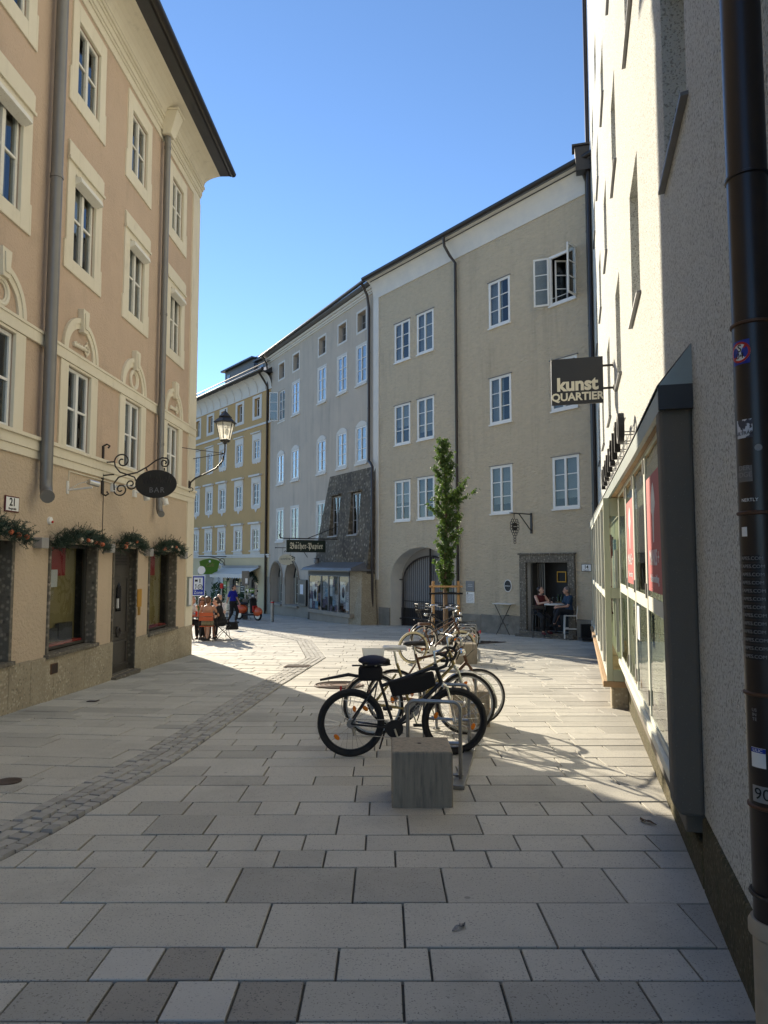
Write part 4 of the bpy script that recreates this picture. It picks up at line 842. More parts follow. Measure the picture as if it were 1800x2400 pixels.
# hanging shop signs
t=onG('hanging_shop_sign','long dark green sign with white blackletter Bücher-Papier on iron bracket','sign',-3.05,2.55,.30)
MB().box(-.035,.035,-2.55,-.62,-.36,.20).build('board','darkgreen',t,bevel=.01)
b=MB()
for (y0,y1,z0,z1) in ((-2.54,-.63,-.35,-.33),(-2.54,-.63,.17,.19),(-2.54,-2.52,-.33,.17),(-.65,-.63,-.33,.17)): b.box(.0352,.042,y0,y1,z0,z1)
b.build('border','iron',t)
b=MB(); b.tube([(0,0,.26),(0,-2.7,.26),(0,-2.85,.30),(0,-2.88,.42),(0,-2.8,.46)],.028,6); b.tube([(0,0,.85),(0,-1.5,.28)],.02,6); b.tube([(0,.1,.9),(0,.0,-.4)],.03,6); b.tube([(0,-.7,.2),(0,-.7,.26)],.02,6); b.tube([(0,-2.4,.2),(0,-2.4,.26)],.02,6); b.build('bracket','iron',t)
fk=lambda s:''.join(chr(0x1D56C+ord(c)-65) if 'A'<=c<='Z' else chr(0x1D586+ord(c)-97) if 'a'<=c<='z' else c for c in s)
tx=text(fk('Bucher-Papier'),.38,'ivory',t,(.043,-1.58,-.09),(math.pi/2,0,math.pi/2),sx=1,ext=.004)
wd=max(v.co.x for v in tx.data.vertices)-min(v.co.x for v in tx.data.vertices)
tx.scale=(1.62/max(wd,.1),1,1)
for dx in (-.045,.045):
    MB().ell((.046,-2.03+dx,.07),(.006,.022,.022),8,6).build('umlaut_dot','ivory',t)
t=onG('oval_hanging_sign','pale oval shop sign with leaf cut-outs hanging on a thin bracket','sign',-7.1,2.0,.0); 
b=MB(); b.tube([(0,0,.48),(0,-1.75,.48)],.018,6); b.ell((0,-1.75,.48),.035,8,6); b.tube([(0,0,.0),(0,-.35,.48)],.015,6); b.build('bracket','iron',t)
b=MB(); n=32; b.prism([(.44*math.cos(2*math.pi*k/n),.27*math.sin(2*math.pi*k/n)) for k in range(n)],-.015,.015); ov=b.build('board','ivory',t,loc=(0,-1.15,-.12),rot=(0,0,math.pi/2))
text('KOSMETIK',.115,'inkblack',ov,(-.06,-.017,.03)); text('natur',.05,'olive',ov,(0,-.017,.13))
b=MB(); rr=random.Random(3)
for k in range(16):
    a=rr.uniform(-1.1,1.1); r_=rr.uniform(.75,1.05); b.ell((.44*r_*math.cos(a),-.02,.27*r_*math.sin(a)),(.035,.008,.02),8,5)
b.build('leaf_motif','inkblack',ov)
b=MB(); b.tube([(-.2,0,.2),(-.24,0,.6)],.006,5); b.tube([(.2,0,.2),(.24,0,.6)],.006,5)
for k in range(7): b.ell((-.12+.04*k,0,.40+(.05 if k%2 else 0)),(.02,.006,.035),8,5)
b.build('hanger','iron',ov)
t=onG('street_name_plate','small white plate on the grey wall beside the stone buttress','sign',-5.35,1.9,.0); MB().box(-.10,.10,-.02,0,-.13,.13).build('plate','signwhite',t); text('12',.1,'inkblack',t,(0,-.022,0))
# ================================================================ OCHRE HOUSE
OP=(-6.6,40.8); OX=(.782,-1)
OH=building('ochre_house','ochre yellow house with ornate white window surrounds and striped awning',OP,OX)
oc=[-1.88,-4.22,-6.62,-8.68,-10.85,-13.0]
holes=[]
for c in oc: holes+=[(c-.36,c+.36,10.66,11.80,.22),(c-.38,c+.38,8.05,9.2,.10),(c-.40,c+.40,5.22,6.55,.10),(c-.40,c+.40,2.5,3.75,.10)]
wall(OH,'wall','ochre',-16,-.05,2.2,12.2,holes)
ga=[(-9.05,-6.5,-2.2,1.45,.55),(-2.78,-1.55,-.62,.95,.25),(-5.35,-4.1,-1.5,.95,.4)]
wall(OH,'ground_floor_wall','ochrel',-16,-.05,-2.4,2.2,ga,arches=[(-9.05,-6.5,.35),(-2.78,-1.55,.35),(-5.35,-4.1,.35)],reveal='gwhite')
body(OH,-16,-.05,-2.4,13.0,11,'roof',4.0,.55)
for i,c in enumerate(oc):
    w_=window(OH,c-.35,c+.35,10.67,11.79,.16,2,2,fw=.05,mw=.06,bw=.025,matn='white',curtain='edges'); surround(w_,'gwhite',-.24,.94,-.20,1.30,-.006,.706,-.006,1.126,.03,y=-.16)
    w_=window(OH,c-.37,c+.37,8.06,9.19,.03,2,3,fw=.05,mw=.06,bw=.025,matn='white',glass='shopglass'); surround(w_,'gwhite',-.20,.94,-.14,1.55,-.006,.746,-.006,1.136,.03,y=-.03); plate(w_,'hood','gwhite',-.26,1.0,1.56,1.63,-.16,-.02)
    b=MB(); b.prism([(-.16,-.141),(-.16,-.25),(.1,-.3),(.2,-.24),(.37,-.34),(.54,-.24),(.64,-.3),(.9,-.25),(.9,-.141)],-.055,-.031); b.build('apron','gwhite',w_)
    w_=window(OH,c-.39,c+.39,5.23,6.54,.03,2,3,fw=.05,mw=.06,bw=.03,matn='white',curtain=('left',None,'edges',None,'edges',None)[i]); surround(w_,'gwhite',-.22,1.0,-.14,1.72,-.006,.786,-.006,1.316,.03,y=-.03); plate(w_,'frieze','gwhite',-.16,.94,1.40,1.66,-.08,-.061); plate(w_,'hood','gwhite',-.32,1.10,1.73,1.84,-.22,-.02)
    b=MB(); b.prism([(-.18,-.141),(-.10,-.24),(.2,-.24),(.39,-.46),(.58,-.24),(.88,-.24),(.96,-.141)],-.055,-.031); b.build('apron','gwhite',w_)
    w_=window(OH,c-.39,c+.39,2.51,3.74,.03,2,3,fw=.05,mw=.06,bw=.03,matn='white',curtain=('edges',None,None,'edges',None,None)[i]); surround(w_,'gwhite',-.22,1.0,-.26,1.55,-.006,.786,-.006,1.236,.03,y=-.03); plate(w_,'hood','gwhite',-.32,1.10,1.56,1.67,-.22,-.02); plate(w_,'sill','gwhite',-.26,1.04,-.10,-.04,-.16,-.061)
b=MB(); b.box(-16,-.06,-.06,.02,10.02,10.14); b.build('string_course','gwhite',OH); b=MB(); b.box(-16,-.06,-.06,.02,2.04,2.16); b.box(-16,-.06,-.12,.02,2.161,2.24); b.build('string_course','gwhite',OH)
b=MB(); n=8; pr=[(-.05-.55*(1-math.cos(math.pi/2*k/n)),12.15+.8*math.sin(math.pi/2*k/n)) for k in range(n+1)]
for (p,za),(q,zc) in zip(pr,pr[1:]): b.add([(-16,p,za),(-.05,p,za),(-.05,q,zc),(-16,q,zc)],[(3,2,1,0)])
b.box(-16,-.05,-.05,.02,12.05,12.152); b.build('cove_cornice','gwhite',OH,smooth=True)
x=-15.5
while x<-.5:
    b=MB()
    for (p,za),(q,zc) in zip(pr,pr[1:]): b.hexa([(x,p-.06,za),(x+.12,p-.06,za),(x+.12,p+.03,za),(x,p+.03,za)],[(x,q-.06,zc),(x+.12,q-.06,zc),(x+.12,q+.03,zc),(x,q+.03,zc)])
    b.build('bracket','gwhite',OH); x+=1.05
MB().box(-16.1,.05,-.68,.3,12.96,13.02).build('eaves_board','roof',OH); MB().tube([(-16.1,-.74,13.08),(.1,-.74,13.08)],.10,10).build('rain_gutter','gutter',OH,smooth=True)
for k,(yy,zz) in enumerate(((-.1,13.75),(.6,14.2))): MB().tube([(-16,yy,zz),(-.2,yy,zz)],.03,6).build('snow_guard','iron',OH)
for (x0,x1,y0,y1,z0,z1,m_) in ((-8.6,-5.6,3.5,7,14.0,16.2,'roofgrey'),(-5.2,-2.6,3.2,6,14.0,15.9,'ash'),(-14,-9.2,3.5,8,14,16.6,'roofgrey'),(-2.2,-1.5,3,3.7,14,16.4,'ash')):
    d_=MB().box(x0,x1,y0,y1,z0,z1).build('roof_dormer',m_,OH); MB().box(x0-.2,x1+.2,y0-.3,y1,z1+.002,z1+.12).build('dormer_roof','roof',d_)
    plate(d_,'dormer_window','glassdark',x0+.35,x0+.9,z1-.8,z1-.3,y0-.02,y0-.002)
MB().tube([(-15,4,17.0),(-9.3,4,17.0)],.025,5).build('roof_railing','lead',OH)
downpipe(OH,[(-.45,-.7,13.0),(-.45,-.3,12.5),(-.45,-.10,12.2),(-.45,-.10,-1.3)],.06,'pipebrown',(10,7,4))
# arched portal with carved door
b=MB(); b.box(-9.4,-9.05,-.08,.02,-2.2,1.55); b.box(-6.5,-6.15,-.08,.02,-2.2,1.55); b.box(-9.45,-6.1,-.12,.02,1.551,1.7); b.build('portal_pilaster','gwhite',OH,bevel=.01)
MB().torus((-7.775,-.02,.35),(0,1,0),1.25,.07,24,6,0,math.pi).build('arch_moulding','gwhite',OH,smooth=True)
MB().box(-9.05,-6.5,.54,.56,-2.2,1.45).build('portal_back','gwhite',OH)
pd=MB().box(-8.1,-6.95,.46,.535,-2.2,.85).build('portal_door','ash',OH)
for k in range(9):
    for sx in (-1,1): MB().tube([(-7.525,.455,-.95+k*.2),(-7.525+sx*.45,.455,-.75+k*.2)],.02,4).build('door_batten','gwhite',pd)
# awning over the shop
aw=MB()
for k in range(15):
    x=-6.15+k*.325; aw.add([(x,-.05,1.45),(x+.325,-.05,1.45),(x+.325,-1.0,1.05),(x,-1.0,1.05)],[(0,1,2,3)]); aw.add([(x,-1.0,1.05),(x+.325,-1.0,1.05),(x+.325,-1.0,.85),(x+.1625,-1.0,.78),(x,-1.0,.85)],[(0,1,2,3,4)])
aw.build('awning','gwhite',OH); MB().box(-6.2,-1.2,-.16,-.02,1.42,1.56).build('awning_box','ash',OH)
for a,c,e,f,d in ga[1:]:
    w_=window(OH,a+.06,c-.06,max(e,-1.4)+.05,.7,.2,1,[.6],fw=.06,bw=.04,matn='doorwood',glass='shopglass'); plate(OH,'shop_back','interior',a,c,-1.5,.95,.7,.72)
    fg=MB(); rr=random.Random(int(a*10))
    for k in range(260):
        q=rr.random(); x=a-.15+(c-a+.3)*q; z=.55+.55*math.sin(math.pi*q)+rr.gauss(0,.06); p=Vector((x,-.08+rr.gauss(0,.04),z)); d_=Vector((rr.uniform(-1,1),rr.uniform(-1,.2),rr.uniform(-1,1))).normalized()*.13; s_=d_.orthogonal().normalized()*.03; fg.add([p-s_,p+s_,p+d_],[(0,1,2)])
    fg.build('fir_garland','fir',OH)
t=onF(OP,OX,'hanging_cafe_sign','bright green shield sign hanging from a scrolled iron bracket','sign',-5.75,1.62,.05)
b=MB(); b.tube([(0,0,.5),(0,-1.9,.5)],.03,6); b.tube([(0,0,-.4),(0,-.15,.1),(0,-.6,.4),(0,-1.2,.5)],.025,6); b.torus((0,-.3,.2),(1,0,0),.18,.02,16,5); b.build('bracket','iron',t)
b=MB(); b.prism([(-.68,.2),(-.5,-.62),(.5,-.62),(.68,.2),(.45,.30),(0,.38),(-.45,.30)],-.03,.03); bo=b.build('board','greensign',t,loc=(0,-1.15,0),rot=(0,0,math.pi/2)); text('Café',.3,'olive',bo,(0,-.033,-.05),shear=.3); MB().ell((0,-.03,.2),(.07,.008,.08),10,6).build('emblem','signwhite',bo)
t=onF(OP,OX,'chalk_menu_board','black menu board with white lines beside the arched shop window','sign',-3.35,.0,.03); MB().box(-.35,.35,-.04,0,-1.0,.55).build('board','inkblack',t)
for k in range(9): plate(t,'chalk_line','signwhite',-.25,.25-.1*(k%3),.38-k*.14,.41-k*.14,-.0425,-.0402)
t=onF(OP,OX,'green_notice','small green notice panel on the cream shop wall','sign',-6.0,.2,.02); MB().box(-.3,.3,-.03,0,-.45,.35).build('panel','greensign',t,bevel=.01); plate(t,'print_line','signwhite',-.2,.2,.05,.1,-.0325,-.0302)

# unseen neighbour house, added behind the corner house and shaped to shade the street
b=MB(); b.hexa([(-27.5,-1.0,-2.5),(-17.0,-1.9,-2.5),(-17.0,9,-2.5),(-27.5,9,-2.5)],[(-27.5,-1.0,12.4),(-17.0,-1.9,12.4),(-17.0,9,12.4),(-27.5,9,12.4)]); b.build('unseen_house_wall','ochrel',OH)
b=MB(); b.hexa([(-27.6,-1.5,12.41),(-16.8,-2.4,12.41),(-16.8,9,12.41),(-27.6,9,12.41)],[(-27.6,3,15.5),(-16.8,3,15.5),(-16.8,4,15.5),(-27.6,4,15.5)]); b.build('unseen_house_roof','roof',OH)
# ================================================================ RIGHT WHITE HOUSE
RP=(2.12,5.19); RX=(-.274,-1)
RH=building('roughcast_house','white roughcast house with deep set windows and a glazed shopfront',RP,RX)
rc=[.85,-2.2,-5.25,-8.3,-11.35,-14.1]; holes=[]
for c in rc: holes+=[(c-.50,c+.50,4.42,5.90,.26),(c-.50,c+.50,7.56,8.95,.26),(c-.5,c+.5,10.66,11.75,.26),(c-.45,c+.45,13.4,14.3,.2)]
wall(RH,'wall','rough',-16.4,7.,.28,22,holes)
for a,c in ((-16.4,-13.5),(-6.4,1.18),(1.18,7)): MB().box(a+.002,c-.002,-.02,.3,-.75,.28 if a>1 else .08).build('plinth','moss',RH,bevel=.02)
b=MB(); b.box(-16.38,7,.62,9,-1,22); b.build('interior','interior',RH); MB().box(-16.4,-16.38,.0,9,-1,22).build('side_wall','gwhite',RH)
MB().box(-16.6,7.1,-.5,9.1,22.001,22.3).build('roof','roof',RH)
for c in rc:
    for z0,z1 in ((4.42,5.9),(7.56,8.95),(10.66,11.75),(13.4,14.3)):
        hw=.5 if z0<13 else .45
        w_=window(RH,c-hw+.005,c+hw-.005,z0+.005,z1-.005,.2,2,2,fw=.07,mw=.08,bw=.03,matn='white',glass='shopglass',curtain='full')
        if z0<13:
            b=MB(); b.hexa([(-.07,-.245,-.045),(1.06,-.245,-.045),(1.06,.0,-.02),(-.07,.0,-.02)],[(-.07,-.245,-.025),(1.06,-.245,-.025),(1.06,.0,.015),(-.07,.0,.015)]); b.build('sill','lead',w_)
# ---- shopfront
CP=lambda u:.185+.14*max(0,(-u)/14)    # canopy edge, how far from the wall
SF=MB()
GP_=.10   # glass stands this far out
z0g=lambda u:.30+.0*u
ub=[1.0,-.55,-1.75,-2.85,-4.25]   # leaves of the folding shopfront
b=MB(); b.box(-4.5,1.0,-GP_+.02,.1,.12,.36); b.build('shop_plinth','aggr',RH,bevel=.01)
b=MB(); b.box(-4.5,1.0,-GP_-.05,-GP_+.06,.361,.43); b.build('shop_sill','greenframel',RH,bevel=.008)
leafs=[]
for a,c in zip(ub[1:],ub):
    W=c-a-.02; H=2.62-.435; me,cells=framemesh(W,H,1,[.43],.045,.05,.11,'greenframel',.022); w_=link('shop_leaf',me,RH,(a+.01,-GP_-.02,.435))
    for p in cells: link('pane',unit('pane','shopdoor'),w_,(p[0],.008,p[2]),None,(p[1]-p[0],.004,p[3]-p[2]))
    leafs.append(w_)
    for z in (.12,.98,2.0): MB().box(W-.01,W+.03,-.012,-.0005,z,z+.12).build('hinge','pipegrey',w_)
MB().box(-4.5,1.0,.055,.06,.372,1.75).build('shop_curtain','curtain',RH); MB().box(-4.5,1.0,.03,.035,1.75,2.7).build('shop_blind','greenframel',RH)
MB().box(-4.5,1.,-.02,.61,.365,.372).build('shop_floor','ash',RH)
# red posters in the leaves
for i,(wl,x0,x1) in enumerate(((leafs[0],.12,1.05),(leafs[2],.10,.98))):
    p=plate(wl,'poster','redposter',x0,x1,1.05,1.93,.0035,.0055)
    cx=(x0+x1)/2
    b=MB(); b.prism([(cx-.03,1.42),(cx+.02,1.42),(cx+.05,1.62),(cx+.14,1.70),(cx+.10,1.78),(cx+.03,1.86),(cx-.03,1.84),(cx-.10,1.76),(cx-.12,1.66),(cx-.05,1.62)],.0015,.0032); b.build('poster_figure','signwhite',wl)
    text('MANUS +',.17,'signwhite',wl,(cx,.0022,1.30),ext=.001,sx=.9); text('Musikvermittlung',.09,'signwhite',wl,(cx,.0022,1.15),ext=.001,sx=.9)
plate(leafs[1],'notice','paper',.15,.38,.55,.86,.0,.004)
# aggregate concrete end panel
b=MB(); pts=[(-.165,.33),(-.13,.27),(.0,.27),(.0,2.75),(-.185,2.62)]; b.prism(pts,0,1); b.v=[(1.02+.16*y,x,z) for x,y,z in b.v]; b.f=[tuple(reversed(f)) for f in b.f]; b.build('end_panel','aggr',RH,bevel=.02)
# far showcase standing on stone blocks
vx0,vx1=-13.2,-4.55; vp=.30
b=MB(); b.box(vx0,vx1,-vp-.05,.05,.02,.10); b.build('showcase_ledge','woodpale',RH,bevel=.01)
for x in (-4.85,-7.2,-9.6,-12): MB().box(x-.25,x+.12,-vp+.06,.05,-.8,.019).build('stone_block','conglom',RH,bevel=.03)
MB().box(vx0,vx0+.08,-vp,-vp+.08,.101,2.6).build('showcase_post','greenframe',RH)
b=MB(); b.box(vx1-.08,vx1,-vp,-vp+.08,.101,2.6)
b.box(vx1-.08,vx1,-.08,.0,.101,2.6); b.box(vx1-.079,vx1-.001,-vp+.081,-.081,.101,.25); b.box(vx1-.079,vx1-.001,-vp+.081,-.081,2.35,2.6); b.box(vx1-.079,vx1-.001,-vp+.081,-.081,1.22,1.36)
b.build('showcase_frame','greenframe',RH,bevel=.006)
link('pane',unit('pane','clearglass'),RH,(vx1-.04,-.08,.25),(0,0,-math.pi/2),(vp-.16,.006,2.1))
xs=[vx0+.08,-11,-9.2,-7.6,-6.2,vx1-.08]
for a,c in zip(xs,xs[1:]):
    me,cells=framemesh(c-a-.01,2.48,1,[.46],.045,.05,.09,'greenframel',.025); w_=link('showcase_leaf',me,RH,(a+.005,-vp+.01,.11))
    for p in cells: link('pane',unit('pane','shopglass'),w_,(p[0],.022,p[2]),None,(p[1]-p[0],.006,p[3]-p[2]))
rr=random.Random(2)
for k in range(10):
    x=vx1-.2-k*.25; plate(RH,'hanging_garment',rr.choice(('curtain','print4','clothwhite','clothred','paper')),x,x+.14,rr.uniform(.4,1.4),rr.uniform(1.7,2.2),-.16,-.12)
MB().box(vx0,vx1-.1,-.01,-.002,.1,2.6).build('showcase_back','greenframe',RH)
# canopy: fascia, boards of the soffit, sheet metal roof
b=MB(); us=[1.22,-1,-3,-5,-7,-9,-11,-13.6]
for a,c in zip(us,us[1:]):
    pa,pc=CP(a),CP(c); b.hexa([(c,-pc,2.60),(a,-pa,2.60),(a,-pa+.03,2.60),(c,-pc+.03,2.60)],[(c,-pc,2.73),(a,-pa,2.73),(a,-pa+.03,2.73),(c,-pc+.03,2.73)])
b.build('canopy_fascia','zinc',RH)
b=MB()
for a,c in zip(us,us[1:]):
    pa,pc=CP(a)+.01,CP(c)+.01; b.add([(c,-pc,2.735),(a,-pa,2.735),(a,0,2.98),(c,0,2.98),(c,-pc,2.745),(a,-pa,2.745),(a,0,2.99),(c,0,2.99)],[(4,5,6,7),(3,2,1,0),(0,1,5,4)])
b.build('canopy_roof','lead',RH)
b=MB(); b.add([(1.225,-.185,2.745),(1.225,0.0,2.745),(1.225,0,2.985),(1.205,-.185,2.745),(1.205,0,2.745),(1.205,0,2.985)],[(0,1,2),(5,4,3),(0,2,5,3)]); b.build('canopy_flashing','zinc',RH)
MB().box(1.205,1.232,-.19,.0,2.60,2.744).build('canopy_end_board','roof',RH)
for k in range(3):
    for a,c in zip(us,us[1:]):
        f0,f1=k/3,(k+1)/3; pa,pc=CP(a)-.035,CP(c)-.035
        MB().add([(c-.0,-pc*(1-f0)+.0,2.605),(a,-pa*(1-f0),2.605),(a,-pa*(1-f1)-.006,2.605),(c,-pc*(1-f1)-.006,2.605)],[(0,1,2,3)]).build('soffit_board','woodpale',RH)
# raised letters above the canopy
letters='TLCIIEITO'
for i,ch in enumerate(letters):
    u=-8.15+i*(5.25/8); o=text(ch,.50,'inkblack',RH,(u,-.15,3.24),ext=.035,name='sign_letter',bold=.006)
    for dx in (-.1,.1): MB().cyl((u+dx,-.12,3.2),(u+dx,.0,3.2),.008,6).build('letter_pin','steel',RH)
for z in (3.10,3.36): MB().tube([(-8.4,-.10,z),(-2.8,-.10,z)],.008,6).build('letter_rail','steel',RH)
# near downpipe with stickers -------------------------------------------------
onR=lambda *a,**k:onF(RP,RX,*a,**k)
t=onR('drainpipe','fat dark brown drainpipe plastered with stickers on the white roughcast wall','drainpipe',3.08,0,.10)
PR=.062
MB().tube([(0,0,.55),(0,0,9)],PR,28).build('pipe','pipebrown',t,smooth=True)
for z in (2.97,2.47,1.853,1.285,.94): MB().lathe([(PR+.0005,z),(PR+.006,z+.003),(PR+.006,z+.010),(PR+.0005,z+.013)],n=28).build('joint_ring','pump' if z<2.5 else 'pipebrown',t,smooth=True)
MB().lathe([(PR+.004,-.4),(PR+.004,.55),(PR+.016,.56),(PR+.016,.59),(PR+.008,.605),(0,.605)],n=28).build('standpipe','castbeige',t,smooth=True)
MB().torus((0,0,.68),(0,0,1),PR+.005,.007,24,6).build('pipe_clamp','iron',t); MB().box(-.02,.02,.05,.10,.65,.71).build('clamp_foot','iron',t)
AC=rad(-13); AL=AC-.72   # camera side and street side of the pipe
def sticker(z,h,wd,a,matn,d=.0012):
    b=MB(); n=8
    b.add([((PR+d)*math.cos(a+(k/n-.5)*wd/PR),(PR+d)*math.sin(a+(k/n-.5)*wd/PR),zz) for zz in (z-h/2,z+h/2) for k in range(n+1)],[(k,k+1,n+2+k,n+1+k) for k in range(n)])
    return b.build('sticker',matn,t,smooth=True)
def ring(z,a,r,w_,matn,d):
    b=MB(); n=24
    for k in range(n):
        q=[]
        for rr_,kk in ((r,k),(r,k+1),(r-w_,k+1),(r-w_,k)): x=rr_*math.cos(2*math.pi*kk/n); q.append(((PR+d)*math.cos(a+x/PR),(PR+d)*math.sin(a+x/PR),z+rr_*math.sin(2*math.pi*kk/n)))
        b.add(q,[(0,1,2,3)])
    return b.build('sticker_ring',matn,t)
sticker(2.38,.078,.062,AL+.05,'bluezone'); ring(2.38,AL+.05,.034,.034,'signwhite',.002); ring(2.38,AL+.05,.034,.007,'redlight',.003)
text('S',.034,'inkblack',t,(0,0,2.392),ext=.0003,wrap=(PR+.001,AL+.05)); text('04',.028,'inkblack',t,(0,0,2.368),ext=.0003,wrap=(PR+.001,AL+.05))
b=MB(); b.add([((PR+.004)*math.cos(AL+.05+x/PR),(PR+.004)*math.sin(AL+.05+x/PR),2.38+y) for x,y in ((-.024,-.019),(-.019,-.024),(.024,.019),(.019,.024))],[(0,1,2,3)]); b.build('sticker_slash','redlight',t)
sticker(2.13,.06,.055,AL+.1,'print'); text('ULTRAS',.016,'inkblack',t,(0,0,2.115),ext=.0003,wrap=(PR+.001,AL+.1))
b=MB(); b.add([((PR+.0012)*math.cos(AC+.05+.011*math.cos(a)/PR),(PR+.0012)*math.sin(AC+.05+.011*math.cos(a)/PR),2.065+.011*math.sin(a)) for a in [2*math.pi*k/16 for k in range(16)]],[tuple(range(16))]); b.build('sticker','ash',t)
sticker(1.985,.052,.05,AL+.05,'lead'); text('DER\nIDGE',.022,'ash',t,(0,0,1.992),ext=.0003,wrap=(PR+.001,AL+.05))
text('NERTLY',.015,'signwhite',t,(0,0,1.90),ext=.0003,wrap=(PR,AL+.25))
sticker(1.80,.03,.022,AL-.1,'signwhite')
for k in range(13):
    z=1.715-k*.0255; a_=AL+.15+.03*((k*5)%3); sticker(z,.02,.06,a_,'inkblack'); text('TAPES.COM',.0155,'ash',t,(0,0,z),ext=.0003,wrap=(PR+.001,a_))
sticker(1.10,.06,.045,AL+.2,'signwhite'); sticker(1.122,.014,.045,AL+.2,'bluezone',.002); text('ULIC',.014,'signwhite',t,(0,0,1.122),ext=.0003,wrap=(PR+.002,AL+.2))
sticker(.99,.05,.065,AL+.35,'ash'); text('90',.05,'inkblack',t,(0,0,.99),ext=.0003,wrap=(PR+.001,AL+.35))
text('US\nIN\nTE',.014,'ash',t,(0,0,1.23),ext=.0003,wrap=(PR,AL+.1))
# corner pipe with hopper at the far end
fpz=MB().tube([(-16.1,-.09,2.6),(-16.1,-.09,21)],.065,10).build('downpipe','pipebrown',RH,smooth=True)
b=MB(); b.hexa([(-16.3,-.44,13.75),(-15.95,-.44,13.75),(-15.95,-.03,13.75),(-16.3,-.03,13.75)],[(-16.32,-.48,14.5),(-15.93,-.48,14.5),(-15.93,-.03,14.5),(-16.32,-.03,14.5)]); b.box(-16.36,-15.88,-.56,-.02,14.501,14.56); b.build('rain_hopper','gutter',RH)
# flag sign kunst QUARTIER
t=onR('flag_sign','square black flag sign reading kunst QUARTIER on two arms from the white wall','sign',-6.72,4.86,0)
bd=MB().box(-.03,.03,-1.03,-.17,-.44,.36).build('board','signblack',t,bevel=.006)
for z in (.20,-.19):
    MB().cyl((0,0,z),(0,-.175,z),.02,8).build('arm','iron',t); MB().cyl((0,0,z),(0,-.012,z),.05,12).build('arm_plate','iron',t)
# face towards the camera is +x (local); reading direction runs along +y (towards the wall)
text('kunst',.315,'ivory',t,(.032,-.60,-.105),(math.pi/2,0,math.pi/2),bold=.012,sx=.98); text('QUARTIER',.185,'ivory',t,(.032,-.60,-.32),(math.pi/2,0,math.pi/2),bold=.006,sx=.98)
# ================================================================ BIKE RACKS AND BLOCKS
def block(x0,x1,y0,d,h,label):
    cx=(x0+x1)/2; t=thing('concrete_block',label,'block',(cx,y0,gz(0,y0)),0,'concrete blocks of the bike rack')
    w_=(x1-x0)/2; MB().box(-w_,w_,0,d,-.02,h,.0).build('block','concrete',t,bevel=.014)
    MB().cyl((-.01,d*.55,h-.002),(-.01,d*.55,h+.003),.016,12).build('anchor_plug','castiron',t)
    return t
block(.06,.53,5.50,.46,.42,'streak stained concrete cube standing before the black mountain bike')
block(.82,1.27,8.52,.46,.42,'concrete cube half hidden behind the front wheels of three bicycles')
block(1.53,2.0,15.2,.46,.42,'concrete cube in front of the bicycle with cream tyres')
def rack(p,q,label,n=3):
    P=Vector((*p,gz(*p))); Q=Vector((*q,gz(*q))); d=Q-P; a=math.atan2(d.y,d.x)-math.pi/2
    t=thing('bike_rack',label,'bike rack',P,a)
    L_=d.length; sl_=(Q.z-P.z)/L_
    b=MB(); b.hexa([(.0,0,0),(.10,0,0),(.10,L_,L_*sl_),(.0,L_,L_*sl_)],[(.0,0,.035),(.10,0,.035),(.10,L_,L_*sl_+.035),(.0,L_,L_*sl_+.035)]); b.build('ground_rail','steel',t,bevel=.004)
    for k in range(n):
        y=.22+k*(L_-.44)/(n-1); z=y*sl_; H=.68; r=.06; w0,w1=-.41,.05
        pts=[(w1,y,z+.02),(w1,y,z+H-r)]+[(w1-r+r*math.cos(rad(c)),y,z+H-r+r*math.sin(rad(c))) for c in (22,45,67,90)]+[(w0+r,y,z+H)]+[(w0+r-r*math.sin(rad(c)),y,z+H-r+r*math.cos(rad(c))) for c in (22,45,67,90)]+[(w0,y,z+.02)]
        hp=MB().tube(pts,.017,10).build('hoop','steel',t,smooth=True)
        MB().cyl((w0,y,z+.33),(w1,y,z+.33),.015,8).build('cross_bar','steel',hp,smooth=True)
        for x in (w0,w1): MB().lathe([(.0,0),(.045,0),(.045,.012),(0,.012)],(x,y,z+.012),14).build('foot_plate','steel',hp)
        b=MB(); b.box(w1-.35,w1+.02,y+.05,y+.11,z+.036,z+.05); b.build('wheel_channel','steel',hp,bevel=.006)
    return t
rack((.57,5.98),(1.06,8.5),'steel hoop bike rack holding the black mountain bike')
rack((1.98,15.72),(2.35,18.3),'steel hoop bike rack holding the bicycle with cream tyres')
